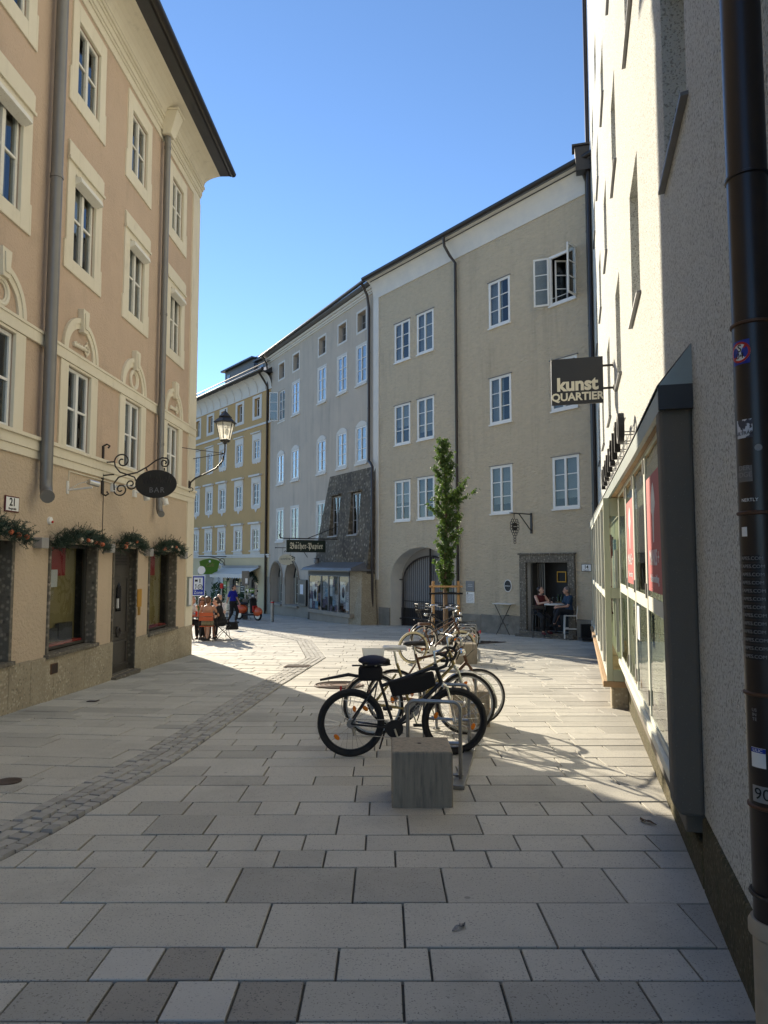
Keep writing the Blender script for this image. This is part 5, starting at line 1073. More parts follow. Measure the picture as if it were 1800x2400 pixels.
# ================================================================ BICYCLES (x forward, z up, origin at rear wheel contact)
def wheel(root,c,R_,tyre=.022,tm='rubber',rimm='alu',spokes=28,refl=True,hub=.02,seed=0):
    t=MB().torus(c,(0,1,0),R_-tyre,tyre,48,10).build('wheel',tm,root,smooth=True)
    rr=R_-2*tyre-.004
    b=MB(); n=48; vs=[];
    for k in range(n):
        a=2*math.pi*k/n
        for (r_,y) in ((rr+.006,-.012),(rr+.006,.012),(rr-.012,.010),(rr-.012,-.010)): vs.append((c[0]+r_*math.cos(a),c[1]+y,c[2]+r_*math.sin(a)))
    b.add(vs,[(k*4+j,((k+1)%n)*4+j,((k+1)%n)*4+(j+1)%4,k*4+(j+1)%4) for k in range(n) for j in range(4)]); b.build('rim',rimm,t,smooth=True)
    b=MB(); rnd=random.Random(seed); o=rnd.uniform(0,6)
    for k in range(spokes):
        a=o+2*math.pi*k/spokes; s_=(1 if k%2 else -1); h=a+(.9 if (k//2)%2 else -.9)
        b.tube([(c[0]+hub*1.2*math.cos(h),c[1]+s_*.028,c[2]+hub*1.2*math.sin(h)),(c[0]+rr*math.cos(a),c[1],c[2]+rr*math.sin(a))],.0013,4)
    b.build('spokes','chrome',t)
    MB().cyl((c[0],c[1]-.05,c[2]),(c[0],c[1]+.05,c[2]),hub,12).build('hub','alu',t,smooth=True)
    if refl:
        for a in (o+.5,o+.5+math.pi):
            b=MB(); b.ell((c[0]+rr*.72*math.cos(a),c[1]-.006,c[2]+rr*.72*math.sin(a)),(.022,.007,.036),10,6,Euler((0,-a,0)).to_matrix()); b.build('reflector','reflector',t,smooth=True)
    return t
def bicycle(label,loc,yaw,wb=1.04,R_=.335,tyre=.024,tm='rubber',rimm='alu',frame='black',kind='diamond',bar='flat',saddle='inkblack',saddle_h=.93,guards=None,carrier=False,lean=0,basket=None,extra=None,bar_h=None,steer=0,chainguard=False,fork='black',child=False,bag=False):
    root=thing('bicycle',label,'bicycle',(loc[0],loc[1],gz(*loc)),yaw,'bicycles parked at the racks'); root.rotation_euler=(lean,-math.atan(-SL*math.sin(yaw)),yaw)
    A=(0,0,R_); F=(wb,0,R_); B=(.43,0,R_-.055); hb=.82 if bar_h is None else bar_h-.16
    S=(.27,0,min(saddle_h-.16,.80)); HT=(wb-.19,0,hb); HB=(wb-.135,0,hb-.16); C=(wb-.085,0,2*R_+.03)
    wheel(root,A,R_,tyre,tm,rimm,seed=int(loc[0]*100)); fw=wheel(root,F,R_,tyre,tm,rimm,seed=int(loc[1]*100)+3)
    b=MB(); r=.016
    if kind=='diamond':
        b.tube([S,HT],r,10); b.tube([B,HB],.02,10); b.tube([B,(S[0]-.01,0,S[2]+.06)],r,10)
    elif kind=='slope':
        b.tube([(S[0]+.02,0,S[2]-.10),HT],.018,10); b.tube([B,HB],.021,10); b.tube([B,S],r,10)
    else: # step-through, two parallel low tubes
        m=(B[0]-.06,0,B[2]+.34); b.tube([m,(HT[0]+.012,0,HT[2]-.05)],.014,10); b.tube([B,HB],.017,10); b.tube([B,S],r,10)
    for y in (-.045,.045):
        b.tube([(0,y*1.2,R_),(B[0]-.02,y*.7,B[2])],.010,8); b.tube([(0,y*1.2,R_),(S[0]-.01,y*.4,S[2]-.06 if kind!='step' else S[2]-.12)],.009,8)
    b.tube([HB,(HT[0]-.012,0,HT[2]+.03)],.021,12); b.cyl((B[0],-.04,B[2]),(B[0],.04,B[2]),.024,12)
    fr=b.build('frame',frame,root,smooth=True)
    b=MB()
    for y in (-.045,.045): b.tube([(HB[0]+.008,y*.9,HB[2]-.02),(C[0],y,C[2]-.02),(wb-.02,y,R_+.12),(wb,y,R_)],[.016,.016,.012,.009],8)
    b.tube([(HB[0]+.008,-.045,HB[2]-.02),(HB[0]+.008,.045,HB[2]-.02)],.017,8); b.build('fork',fork,root,smooth=True)
    # seat post and saddle
    st=(S[0]-.03,0,saddle_h-.05); MB().tube([(S[0],0,S[2]-.02),st],.013,8).build('seat_post','alu',root,smooth=True)
    sb=MB(); prof=[(-.13,.075,.0),(-.11,.085,.012),(-.05,.082,.015),(.0,.055,.012),(.06,.030,.012),(.12,.024,.012),(.145,.014,.0)]
    vs=[];n=10
    for x,w_,z in prof: vs+=[(st[0]+x,w_*math.cos(2*math.pi*k/n),saddle_h-.022+z+.026*math.sin(2*math.pi*k/n)*(1 if math.sin(2*math.pi*k/n)>0 else 1.3)) for k in range(n)]
    sb.add(vs,[(i*n+k,i*n+(k+1)%n,(i+1)*n+(k+1)%n,(i+1)*n+k) for i in range(len(prof)-1) for k in range(n)]+[tuple(range(n-1,-1,-1)),tuple(range((len(prof)-1)*n,len(prof)*n))])
    sd=sb.build('saddle',saddle,root,smooth=True); MB().tube([(st[0]-.08,.02,saddle_h-.05),(st[0]+.1,.02,saddle_h-.055)],.004,6).build('saddle_rail','steel',sd)
    # stem and bars
    hx,hz=HT[0]-.02,(bar_h if bar_h else hb+.16)
    b=MB(); b.tube([HT,(hx,0,hz-.01),(hx+.07,0,hz)],.013,8); b.build('stem','alu',root,smooth=True)
    b=MB(); G2=[]; lv=MB(); cs,sn=math.cos(steer),math.sin(steer)
    def T(p): x,y,z=p; return (hx+.07+x*cs-y*sn,x*sn+y*cs,hz+z)
    if bar=='flat':
        b.tube([T((-.05,-.30,.02)),T((-.02,-.12,.015)),T((0,0,0)),T((-.02,.12,.015)),T((-.05,.30,.02))],.0115,10)
        for s_ in (-1,1): G2.append(MB().tube([T((-.035,s_*.19,.018)),T((-.05,s_*.31,.02))],.017,10)); lv.tube([T((.0,s_*.17,.005)),T((.045,s_*.2,-.015)),T((.03,s_*.29,-.02))],.006,6)
    elif bar=='city':
        b.tube([T((-.24,-.28,.04)),T((-.12,-.26,.06)),T((.0,-.14,.05)),T((0,0,0)),T((0,.14,.05)),T((-.12,.26,.06)),T((-.24,.28,.04))],.0115,10)
        for s_ in (-1,1): G2.append(MB().tube([T((-.14,s_*.262,.058)),T((-.26,s_*.282,.038))],.017,10)); lv.tube([T((-.08,s_*.24,.05)),T((-.1,s_*.3,.03)),T((-.2,s_*.31,.01))],.006,6)
    else: # drop bar
        for s_ in (-1,1):
            pts=[(0,0,0),(0,s_*.18,.0),(.04,s_*.205,.0),(.09,s_*.21,-.01),(.115,s_*.21,-.05),(.09,s_*.21,-.11),(.02,s_*.215,-.14),(-.05,s_*.22,-.145)]
            b.tube([T(p) for p in pts[:3]],.0125,10); G2.append(MB().tube([T(p) for p in pts[2:]],.016,10)); lv.tube([T((.09,s_*.21,.0)),T((.12,s_*.205,.05)),T((.10,s_*.2,.06))],.014,8); lv.tube([T((.13,s_*.205,.02)),T((.15,s_*.205,-.05)),T((.12,s_*.205,-.12))],.006,6)
    hbm='chrome' if bar!='drop' else 'inkblack'
    hbo=b.build('handlebar',hbm,root,smooth=True); [q.build('grip','rubber',hbo,smooth=True) for q in G2]; lv.build('brake_lever','chrome' if bar!='drop' else 'inkblack',hbo,smooth=True)
    b=MB()
    for s_ in (-1,1): b.tube([T((.02,s_*.18,0)),T((.12,s_*.10,-.05)),T((.10,s_*.03,-.16)),(HT[0]+.05,s_*.02,HT[2]-.1)],.003,5)
    b.build('brake_cable','rubber',hbo)
    # drive train
    ch=MB(); ch.cyl((B[0],-.05,B[2]),(B[0],-.046,B[2]),.088,28); cr=ch.build('chainring','inkblack' if frame=='black' else 'alu',root,smooth=True)
    a=rad(-70); MB().tube([(B[0],-.06,B[2]),(B[0]+.17*math.cos(a),-.07,B[2]+.17*math.sin(a))],.011,6).build('crank','alu',cr); b=MB(); b.tube([(B[0],.05,B[2]),(B[0]-.17*math.cos(a),.06,B[2]-.17*math.sin(a))],.011,6); b.build('crank','alu',cr)
    for s_ in (1,-1):
        px,pz=B[0]+s_*.17*math.cos(a),B[2]+s_*.17*math.sin(a); MB().box(px-.045,px+.045,-.16 if s_>0 else .07,-.075 if s_>0 else .155,pz-.011,pz+.011).build('pedal','rubber',cr)
    b=MB(); b.cyl((0,-.05,R_),(0,-.02,R_),.045,20); b.build('sprocket','steel',cr)
    b=MB(); b.tube([(B[0],-.048,B[2]+.086),(0,-.045,R_+.042)],.004,4); b.tube([(B[0],-.048,B[2]-.086),(.02,-.045,R_-.11),(.01,-.045,R_-.04)],.004,4); b.build('chain','steel',cr)
    if kind!='step': MB().tube([(.01,-.06,R_-.03),(.03,-.062,R_-.11)],.012,6).build('derailleur','steel',cr)
    if chainguard:
        b=MB(); b.box(.05,B[0]+.02,-.075,-.060,B[2]+.02,B[2]+.10); b.cyl((B[0]+.02,-.075,B[2]+.03),(B[0]+.02,-.06,B[2]+.03),.11,24); b.build('chain_guard','inkblack',root,bevel=.004); MB().cyl((B[0]+.02,-.082,B[2]+.03),(B[0]+.02,-.0765,B[2]+.03),.075,24).build('guard_disc','chrome',root,smooth=True)
    if guards:
        for cx,a0,a1 in ((0,15,195),(wb,-10,165)):
            b=MB(); n=24; rg=R_+.018; vs=[]
            for k in range(n+1):
                aa=rad(a0+(a1-a0)*k/n)
                for y,dr in ((-.027,-.012),(-.015,0),(.015,0),(.027,-.012)): vs.append((cx+(rg+dr)*math.cos(aa),y,R_+(rg+dr)*math.sin(aa)))
            b.add(vs,[(k*4+j,k*4+j+1,(k+1)*4+j+1,(k+1)*4+j) for k in range(n) for j in range(3)]); mg=b.build('mudguard',guards,root,smooth=True)
            b=MB(); e=rad(a1-25); 
            for y in (-.03,.03): b.tube([(cx,y,R_),(cx+rg*math.cos(e),y*.8,R_+rg*math.sin(e))],.003,4)
            b.build('mudguard_stay','chrome',mg)
        MB().box(-R_-.035,-R_-.012,-.02,.02,R_+.13,R_+.21).build('rear_light','redlight',root,bevel=.004)
    if carrier:
        b=MB(); z=2*R_+.09
        for y in (-.06,-.02,.02,.06): b.tube([(-.24,y,z),(.14,y,z),(.2,y*.6,z+.01)],.005,6)
        for x in (-.24,-.05,.12): b.tube([(x,-.06,z),(x,.06,z)],.005,6)
        for y in (-.06,.06): b.tube([(0,y,R_),(-.12,y,z)],.005,6); b.tube([(0,y,R_),(.08,y,z)],.005,6)
        b.build('carrier','inkblack',root)
    if bar=='city' or basket is not None: MB().ell((wb-.04,0,hb-.02),(.05,.045,.045),12,8).build('front_light','chrome',root,smooth=True)
    if basket=='front':
        b=MB(); cx,cz=wb+.06,hb+.02
        for k in range(9):
            y=-.17+.0425*k; b.tube([(cx-.12,y*.8,cz),(cx-.14,y,cz+.22)],.003,4); b.tube([(cx+.12,y*.8,cz),(cx+.15,y,cz+.22)],.003,4); b.tube([(cx-.12,y*.8,cz),(cx+.12,y*.8,cz)],.003,4)
        for k in range(7):
            x=-.12+.04*k; b.tube([(cx+x,-.136,cz),(cx+x*1.2,-.17,cz+.22)],.003,4); b.tube([(cx+x,.136,cz),(cx+x*1.2,.17,cz+.22)],.003,4)
        for f_ in (.35,.7,1): 
            h=.22*f_; e=1+.2*f_; b.tube([(cx-.12*e,-.136*(1+.25*f_),cz+h),(cx+.12*e,-.136*(1+.25*f_),cz+h),(cx+.12*e,.136*(1+.25*f_),cz+h),(cx-.12*e,.136*(1+.25*f_),cz+h)],.004,4,closed=True)
        b.build('basket','iron',root)
    if basket=='rear':
        b=MB(); b.hexa([(-.10,-.09,2*R_+.10),(.10,-.09,2*R_+.10),(.10,.09,2*R_+.10),(-.10,.09,2*R_+.10)],[(-.13,-.11,2*R_+.28),(.12,-.11,2*R_+.28),(.12,.11,2*R_+.28),(-.13,.11,2*R_+.28)]); b.f=[f for i,f in enumerate(b.f) if i!=1]; b.m=b.m[:5]; b.build('rear_basket','frost',root)
    if child:
        b=MB(); b.tube([(-.05,-.1,2*R_+.12),(-.12,-.12,2*R_+.32),(-.02,-.1,2*R_+.36)],.012,6); b.tube([(-.05,.1,2*R_+.12),(-.12,.12,2*R_+.32),(-.02,.1,2*R_+.36)],.012,6); b.build('rear_rack_hoop','iron',root,smooth=True)
    MB().tube([(.36,.06,R_-.05),(.30,.16,.02)],.009,6).build('kickstand','inkblack' ,root)
    if bag: 
        b=MB(); b.add([(x,y,z) for y in (-.035,.035) for x,z in ((S[0]+.09,S[2]-.05),(HT[0]-.03,HT[2]-.045),(HT[0]-.0,HT[2]-.18),(HT[0]-.14,HT[2]-.25),(S[0]+.14,S[2]-.20))],[(0,1,2,3,4),(9,8,7,6,5)]+[(i,5+i,5+(i+1)%5,(i+1)%5) for i in range(5)]); b.build('frame_bag','clothblack',root,bevel=.015)
        text('urban',.085,'ash',root,(B[0]+.235,-.024,B[2]+.215),(math.pi/2,0,0),ext=.001).rotation_euler=(math.pi/2,-rad(52),0)
        MB().ell((st[0]-.03,0,saddle_h+.0),(.145,.09,.05),14,8).build('saddle_cover','navy',root,smooth=True)
        b=MB(); b.box(st[0]-.17,st[0]+.07,-.055,.055,saddle_h-.20,saddle_h-.06); b.build('saddle_bag','clothblack',root,bevel=.03)
        MB().tube([(S[0]-.02,0,S[2]-.03),(S[0]-.30,0,S[2]+.02),(S[0]-.58,0,S[2]-.03)],[.012,.018,.012],6).build('clip_on_mudguard','inkblack',root)
    return root
bicycle('black mountain bike with knobbly tyres, curved black handlebar, frame bag and dark saddle cover',(-.33,7.10),rad(5),1.04,.335,.028,frame='black',kind='slope',bar='drop',saddle='inkblack',saddle_h=.95,rimm='inkblack',bag=True,lean=rad(3),bar_h=1.04,fork='chrome',steer=rad(-22))
bicycle('silver framed bicycle with white saddle and pale rear basket next to black mountain bike',(-.12,8.05),rad(4),1.06,.345,.018,frame='olive',kind='step',bar='flat',saddle='signwhite',saddle_h=.99,guards='alu',basket='rear',carrier=True,lean=rad(-3),bar_h=1.10,fork='alu',steer=rad(8))
bicycle('brown bicycle with black saddle, straight silver handlebar and thin tyres',(.12,8.62),rad(3),1.02,.34,.014,frame='pump',kind='diamond',bar='flat',saddle='inkblack',saddle_h=1.0,lean=rad(2),bar_h=1.08,fork='pump',steer=rad(-30))
bicycle('dark ladies bicycle with wide cream tyres and bare rear wheel',(.62,15.3),rad(17),1.12,.345,.024,tm='creamtyre',rimm='inkblack',frame='pump',kind='step',bar='city',saddle='pump',saddle_h=.86,chainguard=False,lean=rad(3),bar_h=1.12,fork='pump')
bicycle('black city bicycle with chain guard and rear rack standing before the young tree',(1.02,18.4),rad(14),1.10,.345,.02,frame='black',kind='step',bar='city',saddle='inkblack',saddle_h=.92,guards='inkblack',carrier=True,chainguard=True,child=True,lean=rad(-3),bar_h=1.10,fork='black')
bicycle('black bicycle with wire front basket and silver mudguards beside the tree stakes',(2.05,17.6),rad(192),1.08,.345,.02,frame='black',kind='step',bar='city',saddle='inkblack',saddle_h=.92,guards='chrome',carrier=True,basket='front',lean=rad(2),bar_h=1.14,fork='black')
# ================================================================ YOUNG TREE with stakes
TX,TY=1.80,20.5; TZ=gz(TX,TY)
tr=thing('young_tree','slender young tree with dense leafy column crown tied to stakes','tree',(TX,TY,TZ))
MB().tube([(0,0,-.05),(.01,0,.6),(-.01,.0,1.6),(.0,0,2.8),(.02,0,4.2),(-.05,0,6.0)],[.075,.065,.06,.05,.035,.01],10).build('trunk','bark',tr,smooth=True)
b=MB(); rnd=random.Random(5)
# width of the crown (m) at height z, off-centre drift
prof=[(1.75,.22,.02),(2.2,.34,.0),(2.9,.34,.03),(3.5,.30,.06),(4.0,.36,.05),(4.4,.42,.05),(4.7,.40,-.02),(5.1,.34,-.02),(5.45,.24,.0),(5.75,.22,-.05),(6.15,.12,-.07)]
def crown(z):
    for (a,r,o),(c,r2,o2) in zip(prof,prof[1:]):
        if a<=z<=c: t_=(z-a)/(c-a); return r+(r2-r)*t_,o+(o2-o)*t_
    return .1,0
brs=[]
for k in range(78):
    z=1.35+(k/78)*4.45+rnd.uniform(-.08,.08); r,o=crown(min(z+.35,6.1)); a=k*2.4+rnd.uniform(-.5,.5); q=r*rnd.uniform(.55,1.12); L_=rnd.uniform(.30,.55)*(1 if z<5 else .7); brs.append([Vector((o*.6,0,z)),Vector((o+q*.55*math.cos(a),q*.55*math.sin(a),z+L_*.5)),Vector((o+q*math.cos(a),q*math.sin(a),z+L_))])
for p,q,e in (((.05,0,3.95),(.40,0,4.25),(.62,.02,4.78)),((.05,0,3.9),(.5,0,4.2),(.88,0,4.42)),((.1,0,4.1),(.4,.05,4.35),(.50,.05,4.72)),((0,0,3.6),(-.3,0,3.8),(-.52,.02,4.02)),((.05,0,3.2),(.3,0,3.4),(.46,0,3.72)),((0,0,2.9),(.28,0,3.05),(.48,0,3.3)),((0,0,4.7),(-.2,0,4.9),(-.30,0,5.15))): brs.append([Vector(p),Vector(q),Vector(e)])
limb=MB()
for p in brs: limb.tube(p,[.012,.008,.003],4)
limb.build('limbs','bark',tr)
def star(c,n,up,s):
    u=n.cross(up); u=u.normalized() if u.length>1e-4 else n.orthogonal().normalized(); v=n.cross(u); pts=[]
    for k in range(10):
        a=2*math.pi*k/10; r=(s if k%2==0 else s*.45)*(1 if k!=5 else .6); pts.append(c+(u*math.cos(a)+v*math.sin(a))*r-n*(r*.25 if k%2==0 else 0))
    return [c]+pts
for p in brs:
    n_=int(62*(.6+(p[2]-p[0]).length))
    for k in range(n_):
        t_=rnd.uniform(.18,1.05); c=p[0]*(1-t_)**2+p[1]*2*t_*(1-t_)+p[2]*t_**2; d=Vector((rnd.gauss(0,1),rnd.gauss(0,1),rnd.gauss(0,.8))); d.normalize(); c=c+d*rnd.uniform(.02,.13)
        n=(d+Vector((rnd.uniform(-.6,.6),rnd.uniform(-.6,.6),rnd.uniform(0,.9)))).normalized(); vs=star(c,n,Vector((rnd.uniform(-1,1),rnd.uniform(-1,1),rnd.uniform(-.3,.3))),rnd.uniform(.03,.07)); b.add(vs,[(0,1+i,1+(i+1)%10) for i in range(10)])
b.build('crown','leaf',tr)
stk=thing('tree_stakes','three peeled timber stakes with cross rails holding the young tree','tree stake',(TX,TY,TZ))
ps=[(-.40,-.25),(.36,-.22),(.0,.42)]
for x,y in ps: MB().tube([(x,y,-.05),(x*.95,y*.95,1.80)],[.05,.043],12).build('stake','wood',stk,smooth=True)
for (a,c) in ((0,1),(1,2),(2,0)):
    A=Vector((*ps[a],1.66)); C_=Vector((*ps[c],1.66)); d=(C_-A).normalized()*.1; n=Vector((d.y,-d.x,0)).normalized()*.05
    for z,m_ in ((1.62,'wood'),(1.42,'clothblack')):
        P,Q=A-d+n,C_+d+n; h=.05; MB().hexa([(P.x-n.x*.3,P.y-n.y*.3,z),(Q.x-n.x*.3,Q.y-n.y*.3,z),(Q.x+n.x*.3,Q.y+n.y*.3,z),(P.x+n.x*.3,P.y+n.y*.3,z)][::1],[(P.x-n.x*.3,P.y-n.y*.3,z+h),(Q.x-n.x*.3,Q.y-n.y*.3,z+h),(Q.x+n.x*.3,Q.y+n.y*.3,z+h),(P.x+n.x*.3,P.y+n.y*.3,z+h)]).build('rail' if m_=='wood' else 'tie_strap',m_,stk)
gr=thing('tree_grate','dark perforated iron grate laid round the young tree','tree grate')
b=MB(); b.add([(-1.5,-.05,0),(.1,-.95,0),(1.65,.1,0),(.1,1.0,0),(-1.5,-.05,.012),(.1,-.95,.012),(1.65,.1,.012),(.1,1.0,.012)],[(4,5,6,7),(0,1,5,4),(1,2,6,5),(2,3,7,6),(3,0,4,7)]); b.build('plate','castiron',gr)
for i in range(15):
    y=-.86+i*.125; x0=-1.45+abs(y+.05)*1.6+.12; x1=1.6-abs(y-.1)*1.6-.12
    if x1-x0>.2: MB().box(x0,x1,y,y+.05,.0122,.022).build('grate_bar','iron',gr)
onground(gr,1.95,20.75,.004)
# ================================================================ FURNITURE AT THE BAR DOOR
def bistro_table(x,y,yaw,label):
    t=thing('folding_table',label,'table',(x,y,gz(x,y)),yaw)
    MB().box(-.36,.36,-.30,.30,1.03,1.055).build('table_top','plastic',t,bevel=.008)
    for s_ in (-1,1):
        b=MB(); b.tube([(-.30,s_*.22,1.03),(.26,s_*.22,0)],.013,8); b.build('leg','iron',t); b=MB(); b.tube([(.30,s_*.20,1.03),(-.26,s_*.20,0)],.013,8); b.build('leg','iron',t)
    b=MB(); b.tube([(-.10,-.22,.36),(-.10,.22,.36)],.01,6); b.tube([(.10,-.22,.34),(.10,.22,.34)],.01,6); b.tube([(.14,-.2,.72),(.10,-.2,.66),(.10,.2,.66),(.14,.2,.72)],.012,6); b.build('stretcher','iron',t); return t
bistro_table(4.15,24.05,rad(-38),'tall folding bistro table with crossed black legs against beige wall')
def high_table(x,y):
    t=thing('bar_table','round white bar table with wine glasses in the doorway','table',(x,y,gz(x,y)))
    MB().lathe([(0,1.05),(.33,1.05),(.345,1.065),(.345,1.085),(.33,1.095),(0,1.095)],n=28).build('table_top','plastic',t,smooth=True); MB().cyl((0,0,0),(0,0,1.05),.03,12).build('column','iron',t); MB().lathe([(0,0),(.24,0),(.22,.02),(.03,.04),(0,.04)],n=24).build('foot','iron',t,smooth=True); return t
high_table(5.42,22.30); tz=gz(0,22.3)+1.095
def wine_glass(x,y,z,label):
    t=thing('wine_glass',label,'glass',(x,y,z),0,'wine glasses on the bar table'); MB().lathe([(0,0),(.034,0),(.03,.004),(.005,.01),(.005,.085),(.02,.10),(.038,.14),(.036,.19),(.03,.21),(.028,.21),(.034,.18),(.03,.13),(.0,.105)],n=14).build('glass','clearglass',t,smooth=True); return t
wine_glass(5.33,22.22,tz,'stemmed wine glass beside the dark mill on the bar table'); wine_glass(5.46,22.2,tz,'stemmed wine glass before the seated man in blue')
t=thing('pepper_mill','small dark wooden mill on the white bar table','mill',(5.24,22.25,tz)); MB().lathe([(0,0),(.028,0),(.02,.05),(.026,.10),(.018,.14),(.022,.17),(0,.19)],n=12).build('body','pump',t,smooth=True)
def bar_stool(x,y,yaw,label):
    t=thing('bar_stool',label,'bar stool',(x,y,gz(x,y)),yaw); s_=.17
    MB().box(-.20,.20,-.20,.20,.72,.755).build('seat','plastic',t,bevel=.01)
    for sx in (-1,1):
        MB().tube([(sx*.19,-.20,0),(sx*.165,-.175,.72)],.02,4).build('leg','plastic',t); MB().tube([(sx*.19,.22,0),(sx*.165,.175,.75),(sx*.165,.215,1.03)],.02,4).build('leg','plastic',t)
    b=MB(); b.box(-.17,.17,-.20,-.17,.27,.31); b.build('footrest','plastic',t); 
    for sx in (-1,1): MB().box(sx*.178-.012,sx*.178+.012,-.19,.20,.32,.355).build('stretcher','plastic',t)
    MB().box(-.175,.175,.195,.225,.93,1.04).build('back_rail','plastic',t,bevel=.008); b=MB(); b.tube([(-.16,.2,.78),(.16,.21,.94)],.014,4); b.tube([(.16,.2,.78),(-.16,.21,.94)],.014,4); b.build('back_cross','plastic',t); return t
bar_stool(5.80,21.95,rad(-100),'white wooden bar stool with the man in blue on it')
t=bar_stool(5.02,22.72,rad(155),'dark bar stool half hidden in the bar doorway')
for o in t.children: o.data=o.data.copy(); o.data.materials.clear(); o.data.materials.append(M('iron'))
t=thing('crate_stand','low dark metal stand with white rod in the corner by the showcase','stand',(6.25,21.2,gz(0,21.2)))
MB().box(-.35,.30,-.15,.25,.04,.10).build('base','iron',t); MB().cyl((0,0,.1),(0,0,.62),.02,8).build('rod','plastic',t); MB().box(-.3,.28,.1,.2,.1005,.5).build('crate','inkblack',t)
# ================================================================ CAFE TERRACE (left background)
def wood_chair(x,y,yaw,label,group=None):
    t=thing('folding_chair',label,'chair',(x,y,gz(x,y)),yaw,group)
    for k in range(5): MB().box(-.20,.20,-.20+k*.082,-.13+k*.082,.44,.458).build('seat_slat','chairwood',t)
    for k in range(2): MB().box(-.21,.21,.20,.218,.62+k*.13,.73+k*.13).build('back_slat','chairwood',t)
    for sx in (-1,1):
        MB().tube([(sx*.22,-.20,0),(sx*.22,.10,.44),(sx*.22,.235,.90)],.011,6).build('leg','iron',t); MB().tube([(sx*.20,.24,0),(sx*.20,-.18,.44)],.011,6).build('leg','iron',t)
    return t
wood_chair(-5.34,21.35,rad(180)+0.05,'red brown slatted folding chair under the woman with bare back')
wood_chair(-6.10,21.75,rad(120),'red brown slatted folding chair cut off by the house corner')
def metal_chair(x,y,yaw,label):
    t=thing('metal_chair',label,'chair',(x,y,gz(x,y)),yaw)
    for k in range(6): MB().tube([(-.2,-.19+k*.075,.45),(.2,-.19+k*.075,.45)],.011,6).build('seat_slat','iron',t)
    for sx in (-1,1):
        MB().tube([(sx*.2,.26,0),(sx*.2,.1,.2),(sx*.2,-.20,.45)],.011,6).build('leg','iron',t); MB().tube([(sx*.18,-.26,0),(sx*.18,-.05,.22),(sx*.18,.2,.46),(sx*.18,.26,.86)],.011,6).build('leg','iron',t)
    for z in (.6,.72,.84): MB().tube([(-.18,.22+(z-.6)*.13,z),(.18,.22+(z-.6)*.13,z)],.012,6).build('back_slat','iron',t)
    return t
metal_chair(-4.93,21.70,rad(-70)+math.pi,'black metal folding chair under the woman in black')
metal_chair(-5.3,23.1,rad(0),'black metal folding chair behind the cafe table')
def cafe_table(x,y,label):
    t=thing('cafe_table',label,'table',(x,y,gz(x,y)))
    MB().box(-.38,.38,-.38,.38,.72,.745).build('table_top','chairwood',t,bevel=.006)
    for sx,sy in ((-1,-1),(1,1),(-1,1),(1,-1)): MB().tube([(sx*.33,sy*.33,.72),(-sx*.05+sx*.30,sy*.30,0)],.014,6).build('leg','iron',t)
    return t
cafe_table(-5.62,22.0,'red brown cafe table with drinks between the seated women'); cz=gz(0,22)+.745
def bottle(x,y,z,m_,label,h=.26,r=.035):
    t=thing('bottle',label,'bottle',(x,y,z)); MB().lathe([(0,0),(r,0),(r,h*.55),(r*.4,h*.75),(r*.4,h),(0,h)],n=12).build('body',m_,t,smooth=True); MB().lathe([(r+.001,h*.15),(r+.001,h*.45)],n=12).build('label','signwhite',t); return t
bottle(-5.62,21.85,cz,'bottle','green wine bottle on the cafe table'); bottle(-5.5,21.8,cz,'bottle','dark second bottle on the cafe table',.22,.03)
t=thing('drink_glass','glass of red drink on the cafe table','glass',(-5.8,21.8,cz)); MB().lathe([(0,0),(.03,0),(.036,.13),(0,.13)],n=12).build('drink','reddrink',t,smooth=True)
t=thing('handbag','large black handbag hanging beside the metal chair','bag',(-4.72,21.95,gz(0,22)+.30)); b=MB(); b.hexa([(-.2,-.09,0),(.2,-.09,0),(.2,.09,0),(-.2,.09,0)],[(-.16,-.05,.24),(.16,-.05,.24),(.16,.05,.24),(-.16,.05,.24)]); b.build('body','clothblack',t,bevel=.04); MB().tube([(-.12,0,.23),(-.1,0,.42),(0,0,.48),(.1,0,.42),(.12,0,.23)],.01,6).build('strap','clothblack',t,smooth=True)
t=thing('stacked_stool','bright metal stool stack beside the woman in blue','stool',(-6.15,27.3,gz(0,27.3)))
for k in range(4): MB().lathe([(0,.62+k*.09),(.17,.62+k*.09),(.17,.64+k*.09),(0,.64+k*.09)],n=18).build('seat','alu',t)
for k in range(3): MB().tube([(.16*math.cos(k*2.1),.16*math.sin(k*2.1),0),(.12*math.cos(k*2.1),.12*math.sin(k*2.1),.9)],.012,6).build('leg','alu',t)
# zone sign
t=thing('zone_sign','blue pedestrian zone sign 20 Zone on a steel post','sign',(-9.1,34.5,gz(0,34.5)))
MB().cyl((0,0,0),(0,0,2.75),.03,10).build('post','steel',t); MB().box(-.42,.42,-.05,-.035,1.35,2.55).build('panel','signwhite',t,bevel=.01); MB().box(-.38,.38,-.055,-.0502,1.40,2.5).build('blue_field','bluezone',t); MB().box(-.28,.28,-.058,-.0552,1.72,2.42).build('pictogram_field','signwhite',t)
text('Zone',.26,'signwhite',t,(0,-.057,1.55),ext=.001); text('20',.2,'inkblack',t,(.12,-.06,1.87),ext=.001); MB().torus((.12,-.06,1.87),(0,1,0),.14,.018,20,6).build('ring','inkblack',t)
b=MB(); b.box(-.22,-.04,-.062,-.0582,2.18,2.30); b.ell((.1,-.06,2.32),(.04,.004,.04),8,5); b.box(.07,.13,-.062,-.0582,2.12,2.28); b.ell((-.15,-.06,2.0),(.04,.004,.04),8,5); b.tube([(-.15,-.06,1.97),(-.13,-.06,1.85),(-.2,-.06,1.77)],.02,5); b.build('pictograms','inkblack',t)
MB().cyl((.18,-.03,2.85),(.18,-.045,2.85),.24,24).build('round_panel','signwhite',t); 
